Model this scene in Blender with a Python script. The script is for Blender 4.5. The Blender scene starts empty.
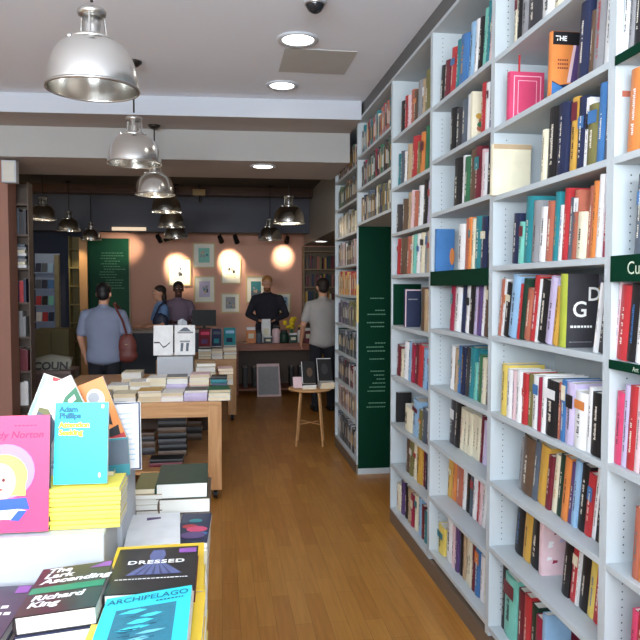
import bpy, bmesh, math, random
from mathutils import Vector, Matrix
random.seed(7)
SC = bpy.context.scene
COL = SC.collection
PI = math.pi
D2R = math.radians

# ------------------------------------------------------------------ camera
F = 690.0
EYE = 1.6
yd = Vector((220 - 320, 320 - 287, -F)).normalized()      # the aisle direction in camera axes
zd = Vector((1, 0, 0)).cross(yd).normalized()
xd = yd.cross(zd)
CAMR = Matrix((xd, yd, zd))                               # camera -> world


def ray(px, py):
    return CAMR @ Vector((px - 320, 320 - py, -F))


def atY(px, py, Y):
    d = ray(px, py)
    d = d * (Y / d.y)
    return Vector((d.x, Y, d.z + EYE))


def atX(px, py, X):
    d = ray(px, py)
    d = d * (X / d.x)
    return Vector((X, d.y, d.z + EYE))


def atZ(px, py, Z):
    d = ray(px, py)
    d = d * ((Z - EYE) / d.z)
    return Vector((d.x, d.y, Z))


cam = bpy.data.cameras.new('camera')
cam.sensor_width = 36
cam.lens = F / 640 * 36
cam.clip_start = 0.02
camo = bpy.data.objects.new('camera', cam)
camo.matrix_world = Matrix.Translation((0, 0, EYE)) @ CAMR.to_4x4()
COL.objects.link(camo)
SC.camera = camo

# ------------------------------------------------------------------ materials
MATS = {}


def lin(c):
    c = c / 255.0
    return c / 12.92 if c <= 0.04045 else ((c + 0.055) / 1.055) ** 2.4


def mat(name, rgb, rough=0.55, metal=0.0, var=0.08, scale=9.0, bump=0.0, spec=0.4, emit=None, coat=0.0, trans=0.0):
    if name in MATS:
        return MATS[name]
    m = bpy.data.materials.new(name)
    m.use_nodes = True
    nt = m.node_tree
    b = nt.nodes['Principled BSDF']
    col = (lin(rgb[0]), lin(rgb[1]), lin(rgb[2]), 1)
    b.inputs['Roughness'].default_value = rough
    b.inputs['Metallic'].default_value = metal
    b.inputs['Specular IOR Level'].default_value = spec
    if coat:
        b.inputs['Coat Weight'].default_value = coat
        b.inputs['Coat Roughness'].default_value = 0.15
    if trans:
        b.inputs['Transmission Weight'].default_value = trans
    tc = nt.nodes.new('ShaderNodeTexCoord')
    nz = nt.nodes.new('ShaderNodeTexNoise')
    nz.inputs['Scale'].default_value = scale
    nz.inputs['Detail'].default_value = 3
    nt.links.new(tc.outputs['Object'], nz.inputs['Vector'])
    mx = nt.nodes.new('ShaderNodeMix')
    mx.data_type = 'RGBA'
    mx.inputs[6].default_value = tuple(c * (1 - var) for c in col[:3]) + (1,)
    mx.inputs[7].default_value = tuple(min(1, c * (1 + var)) for c in col[:3]) + (1,)
    nt.links.new(nz.outputs['Fac'], mx.inputs[0])
    nt.links.new(mx.outputs[2], b.inputs['Base Color'])
    if bump:
        bp = nt.nodes.new('ShaderNodeBump')
        bp.inputs['Strength'].default_value = bump
        bp.inputs['Distance'].default_value = 0.01
        nt.links.new(nz.outputs['Fac'], bp.inputs['Height'])
        nt.links.new(bp.outputs['Normal'], b.inputs['Normal'])
    if emit:
        b.inputs['Emission Color'].default_value = (lin(emit[0]), lin(emit[1]), lin(emit[2]), 1)
        b.inputs['Emission Strength'].default_value = emit[3]
    MATS[name] = m
    return m


def floor_mat():
    m = bpy.data.materials.new('oak_strip_floor')
    m.use_nodes = True
    nt = m.node_tree
    N, L = nt.nodes, nt.links
    b = N['Principled BSDF']
    tc = N.new('ShaderNodeTexCoord')
    mp = N.new('ShaderNodeMapping')
    mp.inputs['Rotation'].default_value[2] = PI / 2
    L.new(tc.outputs['Object'], mp.inputs['Vector'])
    br = N.new('ShaderNodeTexBrick')
    br.inputs['Scale'].default_value = 1.0
    br.inputs['Brick Width'].default_value = 0.5
    br.inputs['Row Height'].default_value = 0.085
    br.inputs['Mortar Size'].default_value = 0.0009
    br.inputs['Mortar Smooth'].default_value = 0.3
    br.inputs['Color1'].default_value = (lin(168), lin(112), lin(48), 1)
    br.inputs['Color2'].default_value = (lin(188), lin(134), lin(64), 1)
    br.inputs['Mortar'].default_value = (lin(112), lin(76), lin(40), 1)
    br.offset = 0.37
    L.new(mp.outputs['Vector'], br.inputs['Vector'])
    mp2 = N.new('ShaderNodeMapping')
    mp2.inputs['Scale'].default_value = (26, 1.6, 1)
    L.new(tc.outputs['Object'], mp2.inputs['Vector'])
    nz = N.new('ShaderNodeTexNoise')
    nz.inputs['Scale'].default_value = 2.0
    nz.inputs['Detail'].default_value = 6
    L.new(mp2.outputs['Vector'], nz.inputs['Vector'])
    mx = N.new('ShaderNodeMix')
    mx.data_type = 'RGBA'
    mx.blend_type = 'MULTIPLY'
    mx.inputs[0].default_value = 0.55
    rp = N.new('ShaderNodeValToRGB')
    rp.color_ramp.elements[0].color = (0.62, 0.56, 0.5, 1)
    rp.color_ramp.elements[0].position = 0.3
    rp.color_ramp.elements[1].color = (1, 1, 1, 1)
    rp.color_ramp.elements[1].position = 0.7
    L.new(nz.outputs['Fac'], rp.inputs[0])
    L.new(br.outputs['Color'], mx.inputs[6])
    L.new(rp.outputs[0], mx.inputs[7])
    L.new(mx.outputs[2], b.inputs['Base Color'])
    b.inputs['Roughness'].default_value = 0.33
    b.inputs['Specular IOR Level'].default_value = 0.4
    return m


def wood(name, a, bcol, rough=0.45, axis=0):
    if name in MATS:
        return MATS[name]
    m = bpy.data.materials.new(name)
    m.use_nodes = True
    nt = m.node_tree
    N, L = nt.nodes, nt.links
    b = N['Principled BSDF']
    tc = N.new('ShaderNodeTexCoord')
    mp = N.new('ShaderNodeMapping')
    s = [14, 14, 14]
    s[axis] = 1.2
    mp.inputs['Scale'].default_value = s
    L.new(tc.outputs['Object'], mp.inputs['Vector'])
    nz = N.new('ShaderNodeTexNoise')
    nz.inputs['Scale'].default_value = 2.2
    nz.inputs['Detail'].default_value = 5
    nz.inputs['Distortion'].default_value = 0.6
    L.new(mp.outputs['Vector'], nz.inputs['Vector'])
    rp = N.new('ShaderNodeValToRGB')
    rp.color_ramp.elements[0].color = (lin(a[0]), lin(a[1]), lin(a[2]), 1)
    rp.color_ramp.elements[0].position = 0.3
    rp.color_ramp.elements[1].color = (lin(bcol[0]), lin(bcol[1]), lin(bcol[2]), 1)
    rp.color_ramp.elements[1].position = 0.7
    L.new(nz.outputs['Fac'], rp.inputs[0])
    L.new(rp.outputs[0], b.inputs['Base Color'])
    b.inputs['Roughness'].default_value = rough
    MATS[name] = m
    return m


def page_mat():
    m = bpy.data.materials.new('page_edges')
    m.use_nodes = True
    nt = m.node_tree
    N, L = nt.nodes, nt.links
    b = N['Principled BSDF']
    tc = N.new('ShaderNodeTexCoord')
    mp = N.new('ShaderNodeMapping')
    mp.inputs['Scale'].default_value = (2, 2, 900)
    L.new(tc.outputs['Object'], mp.inputs['Vector'])
    nz = N.new('ShaderNodeTexNoise')
    nz.inputs['Scale'].default_value = 1.0
    L.new(mp.outputs['Vector'], nz.inputs['Vector'])
    rp = N.new('ShaderNodeValToRGB')
    rp.color_ramp.elements[0].color = (lin(214), lin(210), lin(198), 1)
    rp.color_ramp.elements[1].color = (lin(244), lin(243), lin(238), 1)
    L.new(nz.outputs['Fac'], rp.inputs[0])
    L.new(rp.outputs[0], b.inputs['Base Color'])
    b.inputs['Roughness'].default_value = 0.8
    return m


PAL = dict(black=(30, 29, 32), navy=(32, 42, 80), blue=(52, 118, 190), lightblue=(140, 188, 230), teal=(28, 138, 150),
           mint=(110, 205, 185), green=(48, 122, 78), darkgreen=(24, 62, 46), lime=(186, 198, 52), yellow=(242, 210, 84),
           gold=(222, 164, 52), orange=(240, 132, 52), terracotta=(196, 100, 74), red=(206, 40, 46), crimson=(172, 26, 62),
           maroon=(122, 28, 44), pink=(232, 56, 104), palepink=(236, 196, 202), lavender=(198, 182, 222), purple=(92, 64, 124),
           white=(238, 238, 238), cream=(234, 224, 190), grey=(146, 146, 150), slate=(84, 96, 112), brown=(104, 76, 56),
           tan=(196, 164, 124), olive=(126, 120, 62), charcoal=(58, 56, 62))


def C(n):
    r, g, b_ = PAL[n]
    m = (r + g + b_) / 3
    k = 0.80
    return mat('cover_' + n, tuple((m + (q - m) * k) * 0.95 for q in (r, g, b_)), rough=0.45, var=0.16, scale=16)


PAGES = page_mat()
M_WHITE = mat('white_painted_board', (182, 190, 194), rough=0.5, var=0.03, scale=3)
M_WHITE2 = mat('white_laminate', (182, 187, 194), rough=0.4, var=0.02)
M_GREEN = mat('dark_green_panel', (0, 46, 30), rough=0.7, spec=.1, var=0.05)
M_KICK = mat('kick_board_brown', (112, 96, 80), rough=0.6, var=0.08)
M_GAPSHADE = mat('gap_shade_grey', (96, 95, 94), rough=0.7, var=0.05)
M_CEIL = mat('ceiling_plaster', (230, 236, 246), rough=0.9, var=0.03, scale=0.8)
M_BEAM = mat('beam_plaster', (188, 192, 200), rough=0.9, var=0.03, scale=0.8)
M_SOFF = mat('beam_plaster_shaded', (172, 164, 160), rough=0.9, var=0.03, scale=0.8)  # shade under the beams painted as a darker plaster tone
M_UNLITCEIL = mat('unlit_ceiling_tone', (84, 76, 68), rough=0.9, var=0.1, scale=1.5)  # the back room's lack of light is put into this ceiling colour
M_BULK = mat('blue_grey_paint', (96, 98, 108), rough=0.85, var=0.05, scale=1.5)
M_BLUEWALL = mat('dark_blue_wall_paint', (62, 70, 92), rough=0.85, var=0.06, scale=1.5)
M_PINK = mat('dusty_pink_wall_paint', (218, 168, 148), rough=0.85, var=0.05, scale=1.2)
M_PILL = mat('rose_brown_paint', (146, 106, 92), rough=0.8, var=0.06, scale=2)
M_GWALL = mat('grey_wall_paint', (150, 146, 140), rough=0.85, var=0.05, scale=1.5)
M_ALU = mat('polished_aluminium', (240, 239, 234), rough=0.2, metal=1.0, var=0.02)
M_ALU2 = mat('brushed_aluminium', (196, 194, 190), rough=0.3, metal=1.0, var=0.03)
M_SMOKE = mat('dark_metal', (70, 66, 62), rough=0.35, metal=0.8, var=0.05)
M_GLASSY = mat('clear_glass_neck', (235, 235, 235), rough=0.08, trans=0.85, var=0.0)
M_BLACK = mat('black_plastic', (18, 18, 20), rough=0.5, spec=.25, var=0.05)
M_BULB = mat('lamp_bulb', (240, 236, 226), rough=0.4, var=0.0, emit=(255, 236, 205, 1.6))
M_LED = mat('downlight_diffuser', (255, 255, 250), rough=0.5, var=0.0, emit=(255, 250, 240, 9.0))
M_SPOT = mat('spot_lens', (255, 240, 220), rough=0.5, var=0.0, emit=(255, 226, 180, 5.0))
M_OAK = wood('pale_oak', (176, 126, 78), (206, 160, 110), axis=0)
M_OAKV = wood('pale_oak_upright', (176, 126, 78), (206, 160, 110), axis=2)
M_REDWOOD = wood('red_brown_wood', (120, 66, 44), (154, 92, 64), axis=0)
M_GILT = mat('pale_gilt_frame', (206, 184, 130), rough=0.4, var=0.06)
M_MOUNT = mat('picture_mount_board', (240, 238, 226), rough=0.7, var=0.02)
M_SKIN = mat('fair_skin', (206, 152, 124), rough=0.6, var=0.05)
M_SKIN2 = mat('deep_brown_skin', (92, 62, 52), rough=0.6, var=0.05)
M_LETW = mat('white_lettering', (240, 240, 236), rough=0.5, var=0.0)
M_INK = mat('black_lettering', (24, 24, 26), rough=0.5, var=0.0)
FLOOR = floor_mat()


# ------------------------------------------------------------------ mesh helpers
class MB:
    def __init__(self):
        self.bm = bmesh.new()
        self.mats = []

    def mi(self, m):
        if m not in self.mats:
            self.mats.append(m)
        return self.mats.index(m)

    def face(self, pts, m):
        f = self.bm.faces.new([self.bm.verts.new(p) for p in pts])
        f.material_index = self.mi(m)
        return f

    def hull(self, b, t, m):
        """prism between two equal loops (bottom b, top t)"""
        i = self.mi(m)
        vb = [self.bm.verts.new(p) for p in b]
        vt = [self.bm.verts.new(p) for p in t]
        n = len(b)
        fs = [self.bm.faces.new(vb[::-1]), self.bm.faces.new(vt)]
        for k in range(n):
            fs.append(self.bm.faces.new((vb[k], vb[(k + 1) % n], vt[(k + 1) % n], vt[k])))
        for f in fs:
            f.material_index = i
        return self

    def box(self, x0, y0, z0, x1, y1, z1, m):
        if x0 > x1: x0, x1 = x1, x0
        if y0 > y1: y0, y1 = y1, y0
        if z0 > z1: z0, z1 = z1, z0
        return self.hull([(x0, y0, z0), (x1, y0, z0), (x1, y1, z0), (x0, y1, z0)],
                         [(x0, y0, z1), (x1, y0, z1), (x1, y1, z1), (x0, y1, z1)], m)

    def rod(self, p, q, r0, m, r1=None, n=10):
        p, q = Vector(p), Vector(q)
        r1 = r0 if r1 is None else r1
        d = (q - p).normalized()
        a = d.orthogonal().normalized()
        b = d.cross(a)
        lo = [p + (a * math.cos(t) + b * math.sin(t)) * r0 for t in [2 * PI * k / n for k in range(n)]]
        hi = [q + (a * math.cos(t) + b * math.sin(t)) * r1 for t in [2 * PI * k / n for k in range(n)]]
        return self.hull(lo, hi, m)

    def lathe(self, prof, m, n=32, c=(0, 0, 0), close=False):
        i = self.mi(m)
        rings = []
        for r, z in prof:
            if r < 1e-6:
                rings.append([self.bm.verts.new((c[0], c[1], c[2] + z))])
            else:
                rings.append([self.bm.verts.new((c[0] + r * math.cos(2 * PI * k / n), c[1] + r * math.sin(2 * PI * k / n), c[2] + z)) for k in range(n)])
        if close:
            rings.append(rings[0])
        for A, B in zip(rings, rings[1:]):
            for k in range(n):
                k2 = (k + 1) % n
                v = []
                for w in (A[k % len(A)], A[k2 % len(A)], B[k2 % len(B)], B[k % len(B)]):
                    if w not in v:
                        v.append(w)
                if len(v) > 2:
                    f = self.bm.faces.new(v)
                    f.material_index = i
                    f.smooth = True
        return self

    def ball(self, c, r, m, seg=16, rings=10):
        if not isinstance(r, (tuple, list)):
            r = (r, r, r)
        res = bmesh.ops.create_uvsphere(self.bm, u_segments=seg, v_segments=rings, radius=1.0, matrix=Matrix.Translation(c) @ Matrix.Diagonal((r[0], r[1], r[2], 1)))
        i = self.mi(m)
        for v in res['verts']:
            for f in v.link_faces:
                f.material_index = i
                f.smooth = True
        return self

    def poly(self, pts, z, m, flip=False):
        """flat polygon in the xy plane at height z"""
        p = [(x, y, z) for x, y in pts]
        if flip: p = p[::-1]
        self.face(p, m)
        return self

    def rect(self, x0, y0, x1, y1, z, m):
        return self.poly([(x0, y0), (x1, y0), (x1, y1), (x0, y1)], z, m)

    def disc(self, cx, cy, rx, ry, z, m, n=24, a0=0, a1=2 * PI):
        pts = [(cx + rx * math.cos(a0 + (a1 - a0) * k / n), cy + ry * math.sin(a0 + (a1 - a0) * k / n)) for k in range(n + (0 if a1 - a0 > 6.2 else 1))]
        return self.poly(pts, z, m)

    def build(self, name, parent=None, bevel=0.0, recalc=True):
        if recalc:
            bmesh.ops.recalc_face_normals(self.bm, faces=self.bm.faces)
        me = bpy.data.meshes.new(name)
        self.bm.to_mesh(me)
        self.bm.free()
        for m in self.mats:
            me.materials.append(m)
        o = bpy.data.objects.new(name, me)
        COL.objects.link(o)
        if parent:
            o.parent = parent
        if bevel:
            b = o.modifiers.new('bevel', 'BEVEL')
            b.width = bevel
            b.segments = 2
            b.limit_method = 'ANGLE'
        return o


def tag(o, label, cat, group=None):
    o['label'] = label
    o['category'] = cat
    if group:
        o['group'] = group
    return o


def thing(name, label, cat, loc=(0, 0, 0), rz=0.0, group=None):
    o = bpy.data.objects.new(name, None)
    COL.objects.link(o)
    o.empty_display_size = 0.05
    o.location = loc
    o.rotation_euler = (0, 0, rz)
    return tag(o, label, cat, group)


def structure(o):
    o['kind'] = 'structure'
    return o


def orient(o, x, y, loc):
    x, y = Vector(x).normalized(), Vector(y).normalized()
    z = x.cross(y).normalized()
    y = z.cross(x)
    m = Matrix((x, y, z)).transposed().to_4x4()
    m.translation = Vector(loc)
    o.matrix_world = m
    return o


def text_mesh(name, s, size, m, parent, loc, rot=(0, 0, 0), align='LEFT', sx=1.0, shear=0.0, bold=0.0, spacing=1.0):
    cu = bpy.data.curves.new('lettering', 'FONT')
    cu.body = s
    cu.size = size
    cu.align_x = align
    cu.shear = shear
    cu.offset = bold
    cu.space_character = spacing
    cu.resolution_u = 3
    to = bpy.data.objects.new('lettering', cu)
    COL.objects.link(to)
    bpy.context.view_layer.update()
    dg = bpy.context.evaluated_depsgraph_get()
    me = bpy.data.meshes.new_from_object(to.evaluated_get(dg))
    bpy.data.objects.remove(to)
    me.materials.clear()
    me.materials.append(m)
    o = bpy.data.objects.new(name, me)
    COL.objects.link(o)
    o.parent = parent
    o.location = loc
    o.rotation_euler = rot
    o.scale = (sx, 1, 1)
    return o


# ------------------------------------------------------------------ books
def book(name, w, h, t, cm, label=None, cat='book', group=None, hard=None, pages=True, back=None, spine=None):
    """lying book: spine along x=0, width +x, height +y, front cover up at z=t. Root = the cover."""
    hard = t > 0.02 if hard is None else hard
    ct = 0.0025 if hard else 0.0008
    ov = 0.003 if hard else 0.0
    b = MB()
    b.box(0, 0, 0, w, h, ct, back or cm)
    b.box(0, 0, t - ct, w, h, t, cm)
    if hard and t > 0.015:
        # rounded spine
        n = 5
        outer = [(-(0.10 * t) * math.sin(PI * k / n), t * k / n) for k in range(n + 1)]
        prof = outer + [(ct, t - 0.0001), (ct, 0.0001)]
        b.hull([(x, 0, z) for x, z in prof], [(x, h, z) for x, z in prof], spine or cm)
    else:
        b.box(0, 0, ct, ct, h, t - ct, spine or cm)
    o = b.build(name)
    if label:
        tag(o, label, cat, group)
    if pages:
        p = MB()
        p.box(ct, ov, ct, w - ov, h - ov, t - ct, PAGES)
        p.build('pages', o)
    return o


def spine_marks(o, h, t, colname, rnd):
    """title block and publisher mark on the spine of a shelved book (plane x = -eps)"""
    eps = -0.10 * t - 0.0007 if t > 0.02 else -0.0007
    light = sum(PAL[colname]) > 380
    ink = MATS.get('ink_mark') or mat('ink_mark', (40, 36, 40), var=0.0)
    lt = MATS.get('pale_mark') or mat('pale_mark', (232, 226, 210), var=0.0)
    m = ink if light else lt
    if rnd.random() < 0.18:
        m = C(rnd.choice(['red', 'gold', 'blue', 'white', 'black', 'teal']))
    b = MB()
    q = lambda y0, y1, z0, z1, mm: b.face([(eps, y0, z0), (eps, y0, z1), (eps, y1, z1), (eps, y1, z0)], mm)
    style = rnd.random()
    if style < 0.25 and t > 0.014:        # contrasting band
        bm_ = C(rnd.choice(['white', 'black', 'red', 'cream', 'blue', 'orange', 'teal', 'maroon']))
        y = h * rnd.uniform(0.55, 0.7)
        q(y, y + h * rnd.uniform(0.12, 0.25), t * 0.08, t * 0.92, bm_)
        b.build('spine_band', o, recalc=False)
        b = MB()
        eps -= 0.0004
    # a run of small strokes reading up the spine like set type
    y = h * rnd.uniform(0.16, 0.3)
    end = h * rnd.uniform(0.6, 0.85)
    z0, z1 = t * 0.36, t * rnd.uniform(0.52, 0.62)
    while y < end:
        l = rnd.uniform(0.002, 0.005)
        q(y, y + l, z0 + rnd.uniform(0, .1) * t, z1, m)
        y += l + (0.0016 if rnd.random() < 0.85 else 0.010)
    return b.build('spine_lettering', o, recalc=False)


XB = 1.142                     # front plane of the right-hand bookcase
BAYS = [(1.03, 1.912), (1.912, 2.812), (2.812, 3.670), (3.670, 4.546), (4.546, 5.716), (5.716, 6.842)]
SHELF = {0: [.13, .47, .77, 1.075, 1.385, 1.69, 1.98, 2.267, 2.557],
         1: [.13, .485, .771, 1.07, 1.394, 1.69, 1.981, 2.267, 2.555],
         2: [.14, .444, .754, 1.063, 1.376, 1.682, 1.998, 2.28, 2.567],
         3: [.10, .405, .69, 1.008, 1.345, 1.68, 1.955, 2.255, 2.58],
         4: [2.13, 2.41, 2.68],
         5: [.11, .439, .69, .97, 1.249, 1.526, 1.80, 2.078, 2.353, 2.63]}
CASE_TOP = 2.985
BACKX = XB + 0.30
BAYNAME = ['white bookcase section cut off by the frame edge', 'white bookcase section with pink display book',
           'white bookcase section with blank green sign', 'white bookcase section beside the green text panel']
BAYSHORT = ['nearest bookcase section', 'section with pink book', 'section with plain green sign', 'section before green text panel']
ORD = ['', 'first', 'second', 'third', 'fourth', 'fifth', 'sixth', 'seventh', 'eighth', 'ninth', 'tenth', 'eleventh', 'twelfth',
       'thirteenth', 'fourteenth', 'fifteenth', 'sixteenth', 'seventeenth', 'eighteenth', 'nineteenth', 'twentieth', 'twenty-first', 'twenty-second',
       'twenty-third', 'twenty-fourth', 'twenty-fifth']
SHELFNAME = ['bottom shelf', 'second shelf up', 'third shelf up', 'fourth shelf up', 'fifth shelf up', 'fourth shelf down',
             'third shelf down', 'second shelf down', 'top shelf']
CNAME = dict(lightblue='light blue', darkgreen='dark green', palepink='pale pink')


def cname(c):
    return CNAME.get(c, c)


def bookcase(i):
    y0, y1 = BAYS[i]
    labels = ['nearest white bookcase section at the right frame edge, with lettered green sign',
              'white bookcase section holding the pink display book',
              'white bookcase section with plain green sign band',
              'narrow looking white bookcase section just before the green text panel',
              'white bookcase section bridging over the opening with the green text panel',
              'farthest white bookcase section with green text panel on its end']
    T = thing('bookcase', labels[i], 'bookcase', (XB, (y0 + y1) / 2, 0), 0, 'white bookcase sections along the wall')
    hw = (y1 - y0) / 2
    th = 0.020
    DX = BACKX - XB
    for s in (-1, 1):
        b = MB()
        ya, yb_ = sorted((s * hw, s * (hw - th)))
        if i == 5 and s == -1:       # the end of this section faces the aisle opening: a green panel with text
            b.box(0, ya + .0005, 2.13, DX, yb_ - .0005, CASE_TOP, M_WHITE)
            b.box(0, ya + .0005, .086, .012, yb_ - .0005, 2.13, M_WHITE)
            b.box(.0125, ya + .0005, .0005, DX, yb_ - .0005, .05, M_WHITE)
        else:
            b.box(0, ya + .0005, 2.108 if i == 4 else .086, DX, yb_ - .0005, CASE_TOP, M_WHITE)
        if i <= 2 and s == 1:      # rows of peg holes on the side that faces us
            hole = mat('peg_hole', (60, 62, 64), var=0)
            yy = s * (hw - th) - 0.0004
            for xx in (0.055,):
                z = 0.2
                while z < 2.95:
                    if all(abs(z - q + .01) > 0.03 for q in SHELF[i]):
                        pts = [(xx + 0.0028 * math.cos(2 * PI * k / 6), yy, z + 0.0028 * math.sin(2 * PI * k / 6)) for k in range(6)]
                        b.face(pts, hole)
                    z += 0.024
        b.build('side_panel', T)
    b = MB()
    zb = 0.0 if i != 4 else 0.0
    b.box(DX - 0.012, -hw + th, 0.08 if i != 4 else 2.108, DX, hw - th, CASE_TOP - .02, M_WHITE)
    b.build('back_panel', T)
    b = MB()
    b.box(0, -hw + th, CASE_TOP - 0.02, DX, hw - th, CASE_TOP, M_WHITE)
    b.build('top_panel', T)
    b = MB()
    b.box(0.02, -hw, CASE_TOP, 0.05, hw, 3.098, M_GAPSHADE)  # dark strip standing in for the shaded gap below the ceiling
    b.build('gap_shade_strip', T)
    for k, z in enumerate(SHELF[i]):
        b = MB()
        b.box(0.0, -hw + th, z - 0.022, DX - 0.012, hw - th, z, M_WHITE)
        b.build('shelf', T, bevel=0.0015)
    if i != 4:
        b = MB()
        b.hull([(-.002, -hw + .0003, 0), (DX, -hw + .0003, 0), (DX, hw - .0003, 0), (-.002, hw - .0003, 0)] if i != 5 else [(-.002, -hw + .0003, 0), (.0122, -hw + .0003, 0), (.0122, hw - .0003, 0), (-.002, hw - .0003, 0)], [(-.002, -hw + .0003, .0855), (DX, -hw + .0003, .0855), (DX, hw - .0003, .0855), (-.002, hw - .0003, .0855)] if i != 5 else [(-.002, -hw + .0003, .0855), (.0122, -hw + .0003, .0855), (.0122, hw - .0003, .0855), (-.002, hw - .0003, .0855)], M_KICK)
        b.build('kick_board', T)
    if i == 5:
        yf = -hw + .002
        b = MB()
        b.box(0.0125, yf, 0.0505, DX, yf + th - .003, 2.1295, M_GREEN)
        p = b.build('text_panel', T)
        p['label'] = 'dark green panel with pale lines of small text'
        lt = mat('pale_green_print', (92, 136, 112), var=0.0)
        b = MB()
        rr = random.Random(3)
        z = 1.50
        while z > 0.55:
            if rr.random() < 0.80:
                L = rr.uniform(0.06, 0.17)
                x = 0.235 - L
                while x < 0.235:
                    l = rr.uniform(0.008, 0.022)
                    b.face([(x, yf - .0008, z), (x + l, yf - .0008, z), (x + l, yf - .0008, z + 0.009), (x, yf - .0008, z + 0.009)], lt)
                    x += l + 0.004
            z -= 0.034 if rr.random() < .85 else .07
        b.build('printed_lettering', p, recalc=False)
        b = MB()
        b.box(-0.004, yf - .006, 1.30, 0.014, yf - .0008, 1.62, mat('brass_hinge', (210, 190, 130), rough=.35, metal=.8))
        b.build('hinge', T)
    if i in (0, 2):
        b = MB()
        z = SHELF[i][5]
        b.box(-0.005, -hw + th, z - 0.075, -0.0006, hw - th, z + 0.001, M_GREEN)
        s = b.build('green_sign', T)
        s['label'] = 'dark green sign strip on the shelf edge'
        if i == 0:
            text_mesh('lettering', 'Current', 0.052, mat('pale_sign_letter', (206, 216, 196), var=0), s, (-0.0056, hw - th - 0.085, z - 0.054), (PI / 2, 0, -PI / 2))
    if i == 0:
        for k in (4, 7):
            b = MB()
            z = SHELF[0][k]
            b.box(-0.004, -hw + th, z - 0.026, -0.0006, hw - th, z + 0.001, M_GREEN)
            s = b.build('green_edge_strip', T)
            if k == 4:
                text_mesh('lettering', 'Ant', 0.019, mat('pale_sign_letter', (206, 216, 196), var=0), s, (-0.0046, hw - th - 0.12, z - 0.02), (PI / 2, 0, -PI / 2))
    return T


for i in range(6):
    bookcase(i)

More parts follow.
